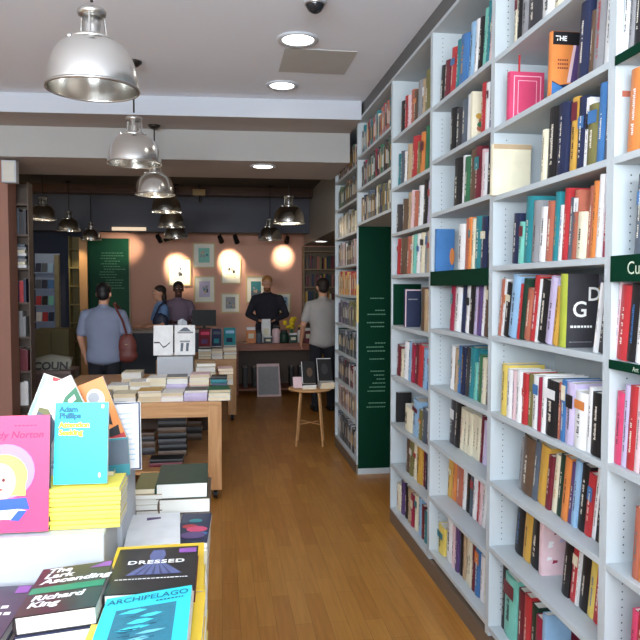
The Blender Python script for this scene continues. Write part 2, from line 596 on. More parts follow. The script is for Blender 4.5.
# rows read from the photograph: (bay, shelf index, x offset, x scale, y of the row in the photo, inset, lean, items)
# an item is  v0 v1 colour [height]   (v = zoomed pixel); F: marks a book shown face out
ROWS = [
    (1, 8, 490, 4.923, 40, .03, 3, "110 128 cream 22|128 145 black 25|145 182 grey 24|182 246 charcoal 25|246 312 white 24|312 350 cream 22|350 385 red 23|385 420 black 24|420 460 blue 23|460 500 white 24|500 545 tan 23"),
    (1, 7, 490, 4.923, 90, .02, 5, "F 80 262 pink 20|F 282 428 orange 23|430 475 navy 24|475 500 brown 20|500 548 grey 26|550 590 white 25"),
    (1, 6, 490, 4.923, 170, .015, 4, "F 14 236 cream 21|216 236 cream 18|240 288 black 26|288 332 navy 24|340 372 gold 24|376 408 navy 23|410 426 white 22|426 476 olive 19|478 512 blue 24|514 530 slate 24|532 556 brown 20|557 574 terracotta 19"),
    (1, 5, 490, 4.923, 258, .015, 5, "105 136 navy 20|137 160 mint 16|160 198 teal 25|199 234 grey 23|235 268 white 20|269 303 terracotta 21|304 328 teal 24|329 350 white 19|351 374 red 24|375 399 slate 21|400 428 terracotta 23|429 468 cream 15|469 497 terracotta 23|498 524 orange 24|525 552 white 27|553 573 crimson 25"),
    (1, 4, 490, 4.923, 350, .015, 10, "30 46 terracotta 24|47 56 white 24|57 84 black 22|85 125 lightblue 25|126 140 red 22|141 157 darkgreen 24|158 186 terracotta 20|187 214 red 25|215 224 white 24|225 268 black 23|269 304 lavender 24|305 332 gold 21|F 334 512 charcoal 25|514 526 white 22|532 552 charcoal 21"),
    (1, 3, 490, 4.923, 430, .012, 3, "45 76 yellow 21|78 104 white 20|105 124 palepink 20|125 148 white 20|149 172 red 20|173 196 olive 20|198 228 white 20|229 244 crimson 20|245 266 white 21|267 322 black 20|323 334 terracotta 20|335 360 blue 21|361 400 lavender 21|401 460 white 19|462 484 white 21|486 545 black 20"),
    (1, 2, 490, 4.923, 510, .06, 8, "128 142 grey 22|143 200 brown 23|201 222 slate 24|223 268 gold 23|269 290 maroon 21|291 318 cream 22|319 344 darkgreen 23|345 374 orange 23|375 394 purple 22|395 420 lightblue 24|421 458 black 23|459 488 red 22|489 512 white 24|513 527 black 23|528 545 olive 22"),
    (1, 1, 490, 4.923, 590, .08, 8, "112 150 black 21|151 186 gold 20|187 232 black 22|F 236 344 palepink 22|346 380 black 22|381 412 red 21|413 424 white 20|426 468 black 22|469 504 yellow 21|505 535 red 20"),
    (1, 0, 490, 4.923, 640, .05, 3, "28 44 black 28|45 100 mint 26|101 134 maroon 24|136 164 red 25|165 194 darkgreen 24|195 222 crimson 22|F 226 352 lightblue 25|F 356 440 white 20|444 480 slate 23|482 520 cream 23"),
    (2, 8, 420, 7.111, 95, .03, 8, "130 162 black 20|164 198 maroon 20|199 236 red 24|237 268 teal 25|270 330 blue 24|331 372 lightblue 26|373 398 white 25|399 428 black 24|430 456 mint 26|457 478 teal 28|479 498 palepink 24|499 520 darkgreen 23"),
    (2, 7, 420, 7.111, 150, .03, 4, "210 244 black 22|246 284 charcoal 20|285 322 slate 22|324 350 white 23|F 352 420 cream 23|421 446 red 23|447 472 white 22|474 510 purple 24"),
    (2, 6, 420, 7.111, 208, .03, 4, "226 288 black 24|289 308 white 24|310 346 green 22|348 378 brown 24|380 418 maroon 24|420 440 palepink 22|441 458 white 20|460 496 black 23"),
    (2, 5, 420, 7.111, 270, .015, 4, "F 84 238 blue 23|242 288 white 22|290 314 terracotta 24|315 330 orange 24|332 352 cream 23|354 398 teal 24|400 440 navy 23|442 466 black 24|468 500 crimson 25"),
    (2, 4, 420, 7.111, 330, .03, 7, "208 226 crimson 23|227 244 palepink 22|246 284 white 22|286 308 navy 24|310 338 white 23|340 368 black 24|370 396 lavender 22|398 420 purple 24|421 444 white 25|446 468 brown 24|470 490 black 23"),
    (2, 3, 420, 7.111, 395, .05, 6, "200 230 white 23|232 258 tan 22|260 284 blue 24|285 308 navy 24|310 336 charcoal 24|338 372 teal 25|373 392 mint 18|393 410 teal 25|411 428 green 22|430 458 cream 21|459 474 brown 24|475 490 charcoal 22"),
    (2, 2, 420, 7.111, 455, .09, 7, "205 238 charcoal 24|240 272 black 25|274 302 cream 22|304 330 cream 22|332 358 cream 22|360 386 cream 22|388 414 cream 22|416 432 maroon 23|434 462 lavender 21|463 488 slate 20"),
    (2, 1, 420, 7.111, 515, .10, 6, "165 190 gold 22|192 214 orange 24|215 258 terracotta 22|260 280 white 21|282 306 black 23|308 332 slate 24|334 352 white 23|354 372 red 24|374 394 palepink 23|396 420 white 24|422 452 navy 24|454 480 black 23"),
    (2, 0, 420, 4.0, 590, .05, 3, "56 80 yellow 15|82 106 white 23|108 118 palepink 22|120 132 purple 23|133 144 black 22|146 156 tan 23|158 170 cream 23|171 182 cream 23|184 194 maroon 24|196 214 blue 24|216 230 white 22|231 246 cream 23|247 258 red 21|259 270 gold 22|271 282 black 21"),
    (3, 8, 380, 6.4, 120, .03, 4, "130 150 black 21|152 172 red 22|174 190 palepink 21|192 212 terracotta 22|214 236 brown 20|238 262 grey 23|264 280 tan 22|282 316 olive 24"),
    (3, 7, 380, 6.4, 175, .03, 6, "84 100 teal 22|102 120 slate 22|122 142 white 20|144 168 tan 23|170 204 red 25|206 222 olive 20|224 250 orange 24|252 270 green 26|272 292 purple 24|294 312 terracotta 25"),
    (3, 6, 380, 6.4, 226, .03, 6, "80 110 charcoal 18|112 138 brown 20|140 160 tan 23|162 182 palepink 23|184 206 terracotta 22|208 232 white 24|234 262 black 25|264 284 lavender 24|286 312 slate 23"),
    (3, 5, 380, 6.4, 275, .02, 6, "106 126 red 24|128 160 brown 25|162 184 terracotta 24|186 204 cream 25|206 226 mint 24|228 248 white 24|250 276 cream 24|278 292 grey 23|294 312 tan 26"),
    (3, 4, 380, 6.4, 330, .02, 2, "F 150 252 navy 24|254 274 brown 25|276 294 tan 24|296 312 cream 23"),
    (3, 3, 380, 6.4, 378, .03, 7, "92 116 maroon 20|118 134 cream 18|136 160 white 24|162 180 lightblue 25|182 200 crimson 24|202 226 maroon 24|228 256 red 25|258 282 lightblue 23|284 300 blue 24"),
    (3, 2, 380, 6.4, 430, .03, 6, "F 78 132 black 20|134 176 cream 15|178 214 lightblue 22|216 236 olive 18|238 262 slate 20|264 284 maroon 22|286 306 red 20"),
    (3, 1, 380, 4.571, 470, .05, 3, "118 132 brown 23|134 148 olive 22|150 164 cream 23|166 188 gold 24|190 198 maroon 23|200 212 navy 24|213 222 brown 22"),
    (3, 0, 380, 4.571, 520, .04, 2, "78 92 cream 18|94 106 purple 22|108 122 black 21|124 136 tan 22|138 152 crimson 20|154 168 cream 22|170 184 lightblue 23|186 198 maroon 20|200 214 teal 19|215 224 white 20"),
]
# the nearest section, of which the photo shows a strip
B0 = {8: "white grey white", 7: "white grey black white cream grey", 6: "orange black slate white red", 5: "slate white maroon navy cream", 4: "palepink red black white crimson",
      3: "pink lavender red palepink black", 2: "terracotta orange crimson black cream", 1: "pink red slate black teal", 0: "cream black maroon olive white"}

rb = random.Random(21)
SHELFGROUP = 'books standing in the white bookcases'
PRES = {}


def shelf_book(bay, k, yc, t, h, d, col, inset, lean, n, rnd):
    """spine-out book on shelf k whose left (far) foot is at yc"""
    a = D2R(lean)
    z = SHELF[bay][k]
    size = 'thick ' if t > 0.05 else 'thin ' if t < 0.016 else ''
    hs = 'tall ' if h > 0.245 else 'short ' if h < 0.19 else ''
    lab = f"{hs}{size}{cname(col)} book, {ORD[n]} from left, {SHELFNAME[k]}, {BAYSHORT[bay]}"
    o = book('book', d, h, t, C(col), lab, 'book', SHELFGROUP, hard=t > 0.022)
    # x -> +X (into the shelf), y -> up, z (front cover) -> towards the camera
    dz = t * math.sin(a) if a > 0 else 0
    o.rotation_euler = (PI / 2 + a, 0, 0)
    o.location = (XB + inset, yc - dz * math.tan(a), z + dz + 0.0004)
    spine_marks(o, h, t, col, rnd)
    return o


def face_book(bay, k, yc, w, h, t, col, inset, label, spine=None):
    """spine-out book with a gap after it, so that its front cover shows"""
    z = SHELF[bay][k]
    o = book('book', w, h, t, C(col), label, 'book', SHELFGROUP, hard=True, spine=spine)
    a = D2R(2)
    o.rotation_euler = (PI / 2 + a, 0, 0)
    dz = t * math.sin(a)
    o.location = (XB + inset, yc - dz * math.tan(a), z + dz + .0005)
    return o


FACE, PXR = {}, {}
for bay, k, off, sc, ypx, inset, lean, items in ROWS:
    y0, y1 = BAYS[bay]
    lo, hi = y0 + 0.024, y1 - 0.024
    seq = []
    for it in items.split('|'):
        p = it.split()
        f = p[0] == 'F'
        if f: p = p[1:]
        va, vb, col, hh = float(p[0]), float(p[1]), p[2], float(p[3]) / 100
        A = atX(off + va / sc, ypx, XB + inset).y
        B = atX(off + vb / sc, ypx, XB + inset).y
        seq.append([f, A, B, col, hh])
        PXR[(bay, k, len(seq))] = off + vb / sc
    # no taller than the gap allows
    gap = (SHELF[bay][k + 1] if k + 1 < len(SHELF[bay]) else CASE_TOP) - 0.03 - SHELF[bay][k]
    a = D2R(lean)
    left = min(seq[0][1], hi - 0.002)
    right = seq[-1][2]
    hmax = seq[-1][4]
    want = lo + 0.003 + min(hmax, gap) * math.sin(a)
    if seq[-1][0]: want = lo + .003
    s = (left - max(want, right)) / (left - right) if right < want else 1.0
    s0 = (left - seq[0][1]) if seq[0][1] > left else 0
    n = 0
    prev_lean = lean
    for f, A, B, col, hh in seq:
        A2 = left - (seq[0][1] - A) * s
        B2 = left - (seq[0][1] - B) * s
        w = A2 - B2
        n += 1
        if f:
            hh = min(hh, gap - 0.004)
            ft = .05 if col == 'charcoal' else .03
            right = atY(PXR[(bay, k, n)], ypx, A2 - ft).x
            fw = max(.10, min(.21, right - (XB + inset)))
            FACE[(bay, k, n)] = face_book(bay, k, A2 - (0.014 if lean > 8 else 0.002), fw, hh, ft, col, inset,
                                          f"{cname(col)} book with its front cover showing, {SHELFNAME[k]}, {BAYSHORT[bay]}", spine=C('lime') if col == 'charcoal' else None)
        else:
            t = max(0.007, (w - 0.0012) * math.cos(a))
            hh = hh * rb.uniform(0.985, 1.015)
            hh = min(hh, (gap - 0.006 - t * math.sin(a)) / math.cos(a))
            shelf_book(bay, k, A2, t, hh, rb.uniform(0.135, 0.165), col, inset + rb.uniform(0, 0.010), lean, n, rb)

for k, cols in B0.items():
    y0, y1 = BAYS[0]
    y = atX({8: 622, 7: 622, 6: 627, 5: 634, 4: 613.5, 3: 613.5, 2: 632, 1: 629, 0: 629}[k], {8: 0, 7: 48, 6: 146, 5: 255, 4: 372, 3: 462, 2: 552, 1: 636, 0: 640}[k], XB + .02).y
    n = 0
    ln = 4 if k != 4 else 6
    for c in cols.split():
        n += 1
        t = rb.uniform(0.022, 0.042)
        if k == 4: t = .012 if n == 1 else .05 if n == 2 else t
        if k == 6 and n == 1: t = 0.06
        if k == 7: t = .028
        hh = rb.uniform(0.2, 0.245)
        shelf_book(0, k, y, t, hh, 0.15, c, 0.02, ln, n, rb)
        y -= t / math.cos(D2R(ln)) + 0.0012

# the cover art of the face-out books
o = FACE[(1, 7, 1)]; o['label'] = 'bright pink book with white double border showing near the top'
w = o.dimensions.x; h = o.dimensions.y; t = 0.03
b = MB()
for m_, q in ((.016, .0022), (.034, .0015)):
    for x0, y0_, x1, y1_ in ((m_, m_, w - m_, m_ + q * 1.6), (m_, h - m_ - q * 1.6, w - m_, h - m_), (m_, m_, m_ + q * 1.6, h - m_), (w - m_ - q * 1.6, m_, w - m_, h - m_)):
        if m_ > .03 or x1 - x0 < .01 or True:
            b.rect(x0, y0_, x1, y1_, t + .0005, mat('pale_pink_line', (246, 190, 205), var=0))
b.build('cover_border', o)
b = MB(); b.box(0.035, h - .02, t - .006, .043, h + .07, t - .004, C('red')); b.build('ribbon_marker', o)['label'] = 'red ribbon sticking up from the pages'
o = FACE[(1, 7, 2)]; o['label'] = 'orange book with black top band and blue lower corner showing'
w = o.dimensions.x; h = o.dimensions.y
b = MB()
b.rect(0.001, h * .80, w - .001, h - .001, t + .0005, C('black'))
b.poly([(0.001, 0.001), (w - .001, 0.001), (w - .001, h * .24), (w * .3, h * .2), (0.001, h * .26)], t + .0005, C('navy'))
b.poly([(0.001, 0.001), (w * .36, 0.001), (w * .40, h * .17), (0.001, h * .24)], t + .0008, C('blue'))
b.poly([(w * .55, h * .24), (w * .68, h * .24), (w * .86, h * .8), (w * .76, h * .8)], t + .0008, C('palepink'))
b.poly([(w * .68, h * .24), (w - .001, h * .24), (w - .001, h * .8), (w * .86, h * .8)], t + .0008, C('purple'))
for q in range(3):
    for g in range(5):
        x = w * (.2 + .08 * g)
        b.rect(x, h * (.44 + .06 * q), x + w * .05, h * (.465 + .06 * q), t + .0011, C('maroon'))
b.build('cover_picture', o)
text_mesh('lettering', 'THE', h * .1, M_LETW, o, (w * .1, h * .86, t + .0012), bold=.0006)
o = FACE[(1, 6, 1)]; o['label'] = 'large cream board-covered book jutting out past the upright'
o.location.x -= 0.035
w = o.dimensions.x; h = o.dimensions.y
b = MB(); b.rect(.001, h * .90, w - .001, h - .001, t + .0005, C('tan')); b.build('cover_band', o)
o = FACE[(1, 4, [q for q in FACE if q[:2] == (1, 4)][0][2])]; o['label'] = 'charcoal book with big white letters and lime green spine'
w = o.dimensions.x; h = o.dimensions.y
t = .05
text_mesh('lettering', 'D', h * .26, M_LETW, o, (w * .62, h * .64, t + .0007), bold=.001)
text_mesh('lettering', 'G', h * .30, M_LETW, o, (w * .16, h * .42, t + .0007), bold=.001)
b = MB()
x = w * .12
while x < w * .8:
    l = rb.uniform(.006, .012); b.rect(x, h * .27, x + l, h * .30, t + .0006, M_LETW); x += l + .003
x = w * .1
while x < w * .8:
    l = rb.uniform(.004, .009); b.rect(x, h * .07, x + l, h * .082, t + .0006, C('grey')); x += l + .003
b.build('cover_small_print', o)
t = .03
for key in [q for q in FACE if q[:2] == (1, 1)]:
    o = FACE[key]; o['label'] = 'pale pink picture-cover book showing its cover between black spines'
    w = o.dimensions.x; h = o.dimensions.y
    b = MB()
    for g in range(7):
        x, y = w * rb.uniform(.15, .7), h * rb.uniform(.2, .8)
        b.poly([(x, y), (x + w * .2, y + h * .02), (x + w * .22, y + h * .06), (x + w * .03, y + h * .07)], t + .0005 + g * .0001, C(rb.choice(['maroon', 'crimson', 'lavender', 'white'])))
    b.build('cover_picture', o)
ks = [q for q in FACE if q[:2] == (1, 0)]
o = FACE[ks[0]]; o['label'] = 'light blue book with pink lettering showing its cover on the bottom shelf'
w = o.dimensions.x; h = o.dimensions.y
b = MB()
for q in range(2):
    x = w * .25
    while x < w * .85:
        b.rect(x, h * (.42 - q * .1), x + w * .07, h * (.48 - q * .1), t + .0006, C('pink')); x += w * .1
b.build('cover_lettering', o)
o = FACE[ks[1]]; o['label'] = 'white book with red disc showing its cover on the bottom shelf'
w = o.dimensions.x; h = o.dimensions.y
b = MB(); b.disc(w * .5, h * .62, w * .2, w * .2, t + .0006, C('crimson')); b.disc(w * .5, h * .62, w * .09, w * .09, t + .0009, C('white')); b.build('cover_picture', o)
o = FACE[[q for q in FACE if q[:2] == (2, 7)][0]]; o['label'] = 'cream book with green and orange picture showing its cover, second shelf down'
w = o.dimensions.x; h = o.dimensions.y
b = MB()
for g in range(9):
    b.disc(w * rb.uniform(.2, .8), h * rb.uniform(.12, .8), w * .16, h * .06, t + .0005 + g * .0001, C(rb.choice(['green', 'orange', 'gold', 'terracotta', 'white'])), n=10)
b.build('cover_picture', o)
o = FACE[[q for q in FACE if q[:2] == (2, 5)][0]]; o['label'] = 'blue book with an orange spot showing its cover above the plain green sign'
w = o.dimensions.x; h = o.dimensions.y
b = MB(); b.disc(w * .86, h * .36, w * .13, h * .2, t + .0006, C('orange')); b.build('cover_picture', o)
o = FACE[[q for q in FACE if q[:2] == (3, 4)][0]]; o['label'] = 'navy book with pale pink edge showing its cover beside the green text panel'
w = o.dimensions.x; h = o.dimensions.y
b = MB(); b.rect(w * .2, h * .72, w * .8, h * .75, t + .0006, C('grey')); b.rect(0.001, .001, .008, h - .001, t + .0006, C('palepink')); b.rect(0.001, h - .009, w - .001, h - .001, t + .0008, C('palepink')); b.build('cover_picture', o)
o = FACE[[q for q in FACE if q[:2] == (3, 2)][0]]; o['label'] = 'black book with white edge showing its cover low beside the green text panel'
# green board standing inside the section before the text panel
b = MB(); b.box(XB + .01, BAYS[3][1] - .034, 1.3455, XB + .2, BAYS[3][1] - .022, 1.62, M_GREEN)
tag(b.build('green_board'), 'small dark green board standing against the upright beside books', 'board')

# ------------------------------------------------------------------ remaining far shelved books, one uncounted mass
mass = MB()
rm = random.Random(11)
MUTED = ['brown', 'slate', 'grey', 'navy', 'charcoal', 'cream', 'maroon', 'olive', 'tan', 'black', 'white', 'terracotta', 'teal', 'purple', 'red', 'palepink', 'darkgreen']


def mass_row(x0, y0, ydir, length, z, hmax, axis='Y', xin=0.12, cols=MUTED, fill=.93):
    """row of small upright books; axis Y: spines face -X; axis X: spines face -Y"""
    p = 0.01
    while p < length * fill:
        t = rm.uniform(0.018, 0.042)
        h = hmax * rm.uniform(0.72, 0.95)
        m = C(rm.choice(cols))
        if axis == 'Y':
            a, b_ = y0 + ydir * p, y0 + ydir * (p + t)
            mass.box(x0, a, z, x0 + xin, b_, z + h, m)
            mass.box(x0 + .002, min(a, b_) + .002, z + h, x0 + xin - .002, max(a, b_) - .002, z + h + .0008, PAGES)
            if t > .02: mass.box(x0 - .0008, min(a, b_) + t * .3, z + h * .3, x0, max(a, b_) - t * .3, z + h * .75, C(rm.choice(['white', 'black', 'cream', 'gold'])))
        else:
            a, b_ = x0 + p, x0 + p + t
            mass.box(a, y0, z, b_, y0 + xin, z + h, m)
            mass.box(a + .002, y0 + .002, z + h, b_ - .002, y0 + xin - .002, z + h + .0008, PAGES)
        p += t + 0.001 + (0.02 if rm.random() < .06 else 0)


for k, z in enumerate(SHELF[4]):
    mass_row(XB + .03, BAYS[4][1] - .03, -1, BAYS[4][1] - BAYS[4][0] - .06, z, .25,
             cols=[['slate', 'navy', 'cream', 'brown', 'tan', 'olive'], ['charcoal', 'brown', 'black', 'crimson', 'green', 'grey'], ['red', 'terracotta', 'teal', 'cream', 'grey', 'navy']][k])
sets5 = [['grey', 'white', 'black', 'slate'], ['tan', 'brown', 'palepink', 'grey'], ['slate', 'charcoal', 'white', 'maroon'], ['slate', 'charcoal', 'grey', 'darkgreen'], ['grey', 'slate', 'purple', 'olive'],
         ['cream', 'red', 'terracotta', 'yellow', 'orange'], ['charcoal', 'black', 'palepink', 'white', 'brown'], ['olive', 'cream', 'black', 'grey'], ['green', 'brown', 'slate', 'olive'], ['brown', 'palepink', 'grey', 'green']]
for k, z in enumerate(SHELF[5]):
    mass_row(XB + .03, BAYS[5][1] - .03, -1, BAYS[5][1] - BAYS[5][0] - .06, z, (.24 if k else .28), cols=sets5[k])

# ------------------------------------------------------------------ room
WX0, WX1, WY0, WY1, CZ = -4.2, 2.45, -1.7, 12.3, 3.1
b = MB(); b.box(WX0, WY0, -0.1, WX1, WY1, 0, FLOOR); structure(b.build('floor'))
b = MB(); b.box(WX0, WY0, CZ, WX1, 5.75, CZ + .1, M_CEIL); structure(b.build('ceiling'))
b = MB(); b.box(WX0, 5.75, CZ, WX1, WY1, CZ + .1, M_UNLITCEIL); structure(b.build('ceiling_back'))


def xl(p, q, x):      # Y of the slightly skewed beam edge at x
    return p + (q - p) * (x + 1.67) / (1.09 + 1.67)


def skew(name, ya, yb_, z0, z1, m, munder):
    b = MB()
    L, R = WX0, BACKX - .02
    A0, A1 = xl(*ya, L), xl(*ya, R)
    B0_, B1 = xl(*yb_, L), xl(*yb_, R)
    b.hull([(L, A0, z0), (R, A1, z0), (R, B1, z0), (L, B0_, z0)], [(L, A0, z1), (R, A1, z1), (R, B1, z1), (L, B0_, z1)], m)
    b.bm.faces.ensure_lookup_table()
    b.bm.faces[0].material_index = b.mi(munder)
    return structure(b.build(name))


# the beam stops short of the bookcases
BACKX_keep = BACKX
BACKX = XB + 0.02
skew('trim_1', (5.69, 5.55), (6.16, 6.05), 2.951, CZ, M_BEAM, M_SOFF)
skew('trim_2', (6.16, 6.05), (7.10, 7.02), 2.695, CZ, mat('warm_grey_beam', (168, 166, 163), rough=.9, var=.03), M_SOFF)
BACKX = BACKX_keep
b = MB(); b.box(WX0 - .1, WY0, 0, WX0, WY1, CZ, mat('left_wall_paint', (214, 208, 200), rough=.85)); structure(b.build('wall_left'))
b = MB(); b.box(BACKX, WY0, 0, BACKX + .1, 6.9, CZ, M_GWALL); structure(b.build('wall_right'))
b = MB(); b.box(WX1, 6.9, 0, WX1 + .1, WY1, CZ, M_GWALL); b.box(BACKX, 6.9, 0, WX1, 7.0, CZ, M_GWALL); structure(b.build('wall_right_back'))
b = MB(); b.box(-2.4, 12.0, 0, WX1, WY1, CZ, M_PINK); structure(b.build('wall_back'))
b = MB(); b.box(WX0, 11.6, 0, -2.2, 11.75, CZ, M_BLUEWALL); structure(b.build('wall_back_left'))
# shop front with its big window, behind the camera
b = MB()
b.box(WX0, WY0 - .1, 0, -3.6, WY0, CZ, M_GWALL); b.box(1.2, WY0 - .1, 0, WX1, WY0, CZ, M_GWALL)
b.box(-3.6, WY0 - .1, 0, 1.2, WY0, .35, M_GWALL); b.box(-3.6, WY0 - .1, 2.85, 1.2, WY0, CZ, M_GWALL)
structure(b.build('wall_front'))
b = MB()
for x in (-3.58, -2.0, -.42, 1.16):
    b.box(x - .03, WY0 - .07, .35, x + .03, WY0 - .02, 2.85, M_SMOKE)
b.box(-3.6, WY0 - .07, .35, 1.2, WY0 - .02, .41, M_SMOKE); b.box(-3.6, WY0 - .07, 2.79, 1.2, WY0 - .02, 2.85, M_SMOKE)
structure(b.build('window_1'))
# blue-grey bulkhead across the back, its side return on the right
b = MB(); b.box(WX0, 11.0, 2.46, 1.42, 11.3, CZ, M_BULK); structure(b.build('trim_3'))
b = MB(); b.box(1.42, 7.05, 2.31, WX1, 11.75, CZ, M_GWALL); structure(b.build('trim_4'))
b = MB(); b.box(WX0, 10.55, 2.98, 1.42, 10.8, 3.099, wood('dark_stained_timber', (70, 46, 32), (96, 66, 46))); structure(b.build('trim_5'))
# pillar on the left
b = MB(); b.box(-3.0, 6.35, 0, -1.815, 6.6, 2.695, M_PILL); structure(b.build('wall_pillar'))
b = MB(); b.box(-3.0, 6.335, 0, -1.815, 6.35, .12, M_KICK); structure(b.build('baseboard_left'))
b = MB(); b.box(-2.19, 11.985, 0, 1.38, 12.0, .12, M_KICK); structure(b.build('baseboard_back'))

# green text door and lit edge on the back wall
p0, p1 = atY(86, 238, 11.9), atY(129, 234, 11.9)
T = thing('green_text_board', 'tall green board with pale printed lines on the back wall left of the pictures', 'board', ((p0.x + p1.x) / 2, 11.93, 0))
hw = (p1.x - p0.x) / 2
b = MB(); b.box(-hw, 0, 0.0005, hw, .05, p0.z, mat('board_green', (0, 78, 52), rough=.6)); b.build('panel', T)
b = MB()
rr = random.Random(5)
z = 2.16
pr = mat('faded_green_print', (96, 150, 120), var=0.0)
while z > 1.55:
    x = -hw * .1 - rr.uniform(0, .12)
    e = x + rr.uniform(.22, .38)
    while x < e:
        l = rr.uniform(.02, .05); b.face([(x, -.001, z), (x + l, -.001, z), (x + l, -.001, z + .012), (x, -.001, z + .012)], pr); x += l + .01
    z -= .045
b.build('printed_lettering', T)
b = MB(); b.box(hw - .012, -.004, .05, hw + .012, .05, p0.z, C('tan')); b.build('edge_strip', T)

# ------------------------------------------------------------------ ceiling fittings
for (px, py, dia, zz, lab) in ((298, 39, .23, CZ, 'round lit ceiling downlight nearest the camera, beside the ceiling hatch'),
                               (282, 85, .215, CZ, 'round lit ceiling downlight just before the white beam'),
                               (263, 166, .21, 2.695, 'round lit downlight set in the beam underside')):
    c = atZ(px, py, zz)
    T = thing('downlight', lab, 'ceiling light', (c.x, c.y, zz), 0, 'recessed ceiling downlights')
    b = MB(); r = dia / 2
    b.lathe([(r * .8, -.001), (r * .86, -.010), (r * 1.08, -.012), (r * 1.1, -.004), (r * 1.1, -.0005)], M_WHITE2, 32); b.build('trim_ring', T)
    b = MB(); b.lathe([(0, -.006), (r * .84, -.006), (r * .84, -.0008), (0, -.0008)], M_LED, 32); b.build('diffuser', T)
    l = bpy.data.lights.new('downlight_lamp', 'SPOT'); l.energy = 14 if zz > 3 else 6; l.color = (1, .95, .87); l.spot_size = D2R(120); l.shadow_soft_size = .1; l.spot_blend = .6
    lo = bpy.data.objects.new('downlight_lamp', l); COL.objects.link(lo); lo.location = (c.x, c.y, zz - .03)
c = atZ(321, 241, 2.31)
T = thing('downlight', 'small lit downlight over the far right book alcove', 'ceiling light', (c.x, c.y, 2.31), 0, 'recessed ceiling downlights')
b = MB(); b.lathe([(.09, -.001), (.10, -.012), (.12, -.012), (.12, -.0005)], M_WHITE2, 24); b.build('trim_ring', T)
b = MB(); b.lathe([(0, -.006), (.095, -.006), (.095, -.0008), (0, -.0008)], M_LED, 24); b.build('diffuser', T)
# access hatch in the ceiling
q = [atZ(*p, CZ) for p in ((282, 51), (350, 51), (351, 72), (281, 72))]
x0, x1 = .42, .87; y0, y1 = 4.40, 4.86
T = thing('ceiling_hatch', 'grey square hatch panel flush in the ceiling beside the downlights', 'ceiling panel', ((x0 + x1) / 2, (y0 + y1) / 2, CZ))
b = MB(); b.box(-.225, -.23, -.004, .225, .23, -.0006, mat('grey_hatch', (186, 186, 182), var=.04)); b.build('panel', T)
b = MB()
for s in (-1, 1):
    b.box(s * .225, -.24, -.004, s * .232, .24, -.0006, mat('grey_hatch', (186, 186, 182))); b.box(-.225, s * .23, -.004, .225, s * .237, -.0006, mat('grey_hatch', (186, 186, 182)))
b.build('frame', T)
# security camera dome
c = atZ(315, -3, CZ)
T = thing('security_camera', 'small dome security camera on the ceiling at the top of the view', 'camera', (c.x, c.y, CZ))
b = MB(); b.lathe([(0, -.001), (.062, -.001), (.062, -.026), (.05, -.034), (0, -.034)], M_WHITE2, 28); b.build('housing', T)
b = MB(); b.lathe([(.048, -.034), (.044, -.055), (.032, -.072), (.015, -.082), (0, -.085)], mat('smoked_dome', (30, 32, 36), rough=.08), 28); b.build('dome', T)
b = MB(); b.lathe([(.05, -.032), (.053, -.038), (.05, -.044), (.047, -.038)], M_ALU2, 28, close=True); b.build('ring', T)


# ------------------------------------------------------------------ pendant lamps
def pendant_proto():
    T = thing('pendant_lamp', 'x', 'pendant lamp', (0, 0, 0), 0, 'silver dome pendant lamps')
    R, H = .176, .185
    out = [(R, 0.0), (R, .006)]
    for k in range(1, 13):
        a = k / 12 * PI / 2 * .93
        out.append((.052 + (R - .052) * math.cos(a) ** .8, .006 + H * math.sin(a)))
    inn = [(r - .003, z - .003) for r, z in out[::-1]][:-1] + [(R - .003, 0)]
    b = MB(); b.lathe(out + inn, M_ALU, 48, close=True); b.build('shade', T, recalc=True)
    b = MB(); b.lathe([(R - .004, -.002), (R + .004, -.002), (R + .005, .004), (R + .003, .009), (R - .001, .009)], M_ALU2, 48, close=True); b.build('rim', T)
    zt = .006 + H
    b = MB(); b.lathe([(.05, zt - .012), (.084, zt - .006), (.086, zt + .004), (.066, zt + .014), (.045, zt + .016), (.0, zt + .016)], M_ALU, 32); c = b.build('collar', T)
    for a in (0.4, 0.4 + PI):
        b = MB(); b.ball((.086 * math.cos(a), .086 * math.sin(a), zt + .004), .011, M_ALU, 12, 8); b.build('thumb_screw', c)
    b = MB(); b.lathe([(.036, zt + .016), (.034, zt + .05), (.038, zt + .085), (.0, zt + .085)], M_ALU2, 24); b.build('lamp_neck', T)
    for k in range(3):
        b = MB()
        a = k * 2 * PI / 3 + .5
        b.rod((.058 * math.cos(a), .058 * math.sin(a), zt + .008), (.048 * math.cos(a), .048 * math.sin(a), zt + .10), .005, M_ALU, n=8)
        b.build('yoke_arm', T)
    b = MB(); b.lathe([(.0, zt + .086), (.040, zt + .088), (.054, zt + .098), (.056, zt + .112), (.05, zt + .118), (.012, zt + .122), (.0, zt + .122)], M_ALU2, 28); b.build('cap', T)
    b = MB(); b.ball((0, 0, .125), (.034, .034, .05), M_BULB, 16, 10); b.build('bulb', T)
    return T


def pendant(first, loc, top, label, scale=1.0):
    T = first if first.get('fresh') else None
    if T is None:
        T = first.copy(); COL.objects.link(T)
        for ch in [c for c in first.children if not c.name.startswith(('cord', 'ceiling_rose'))]:
            c2 = ch.copy(); COL.objects.link(c2); c2.parent = T
            for g in ch.children:
                g2 = g.copy(); COL.objects.link(g2); g2.parent = c2
    else:
        del T['fresh']
    T.location = loc
    T.scale = (scale,) * 3
    T['label'] = label
    zc = (top - loc[2]) / scale
    b = MB(); b.rod((0, 0, .34), (0, 0, zc - .02), .006, M_SMOKE, n=8); b.build('cord', T)
    b = MB(); b.lathe([(0, zc - .035), (.03, zc - .033), (.055, zc - .012), (.057, zc - .001), (0, zc - .001)], M_SMOKE, 24); b.build('ceiling_rose', T)
    return T


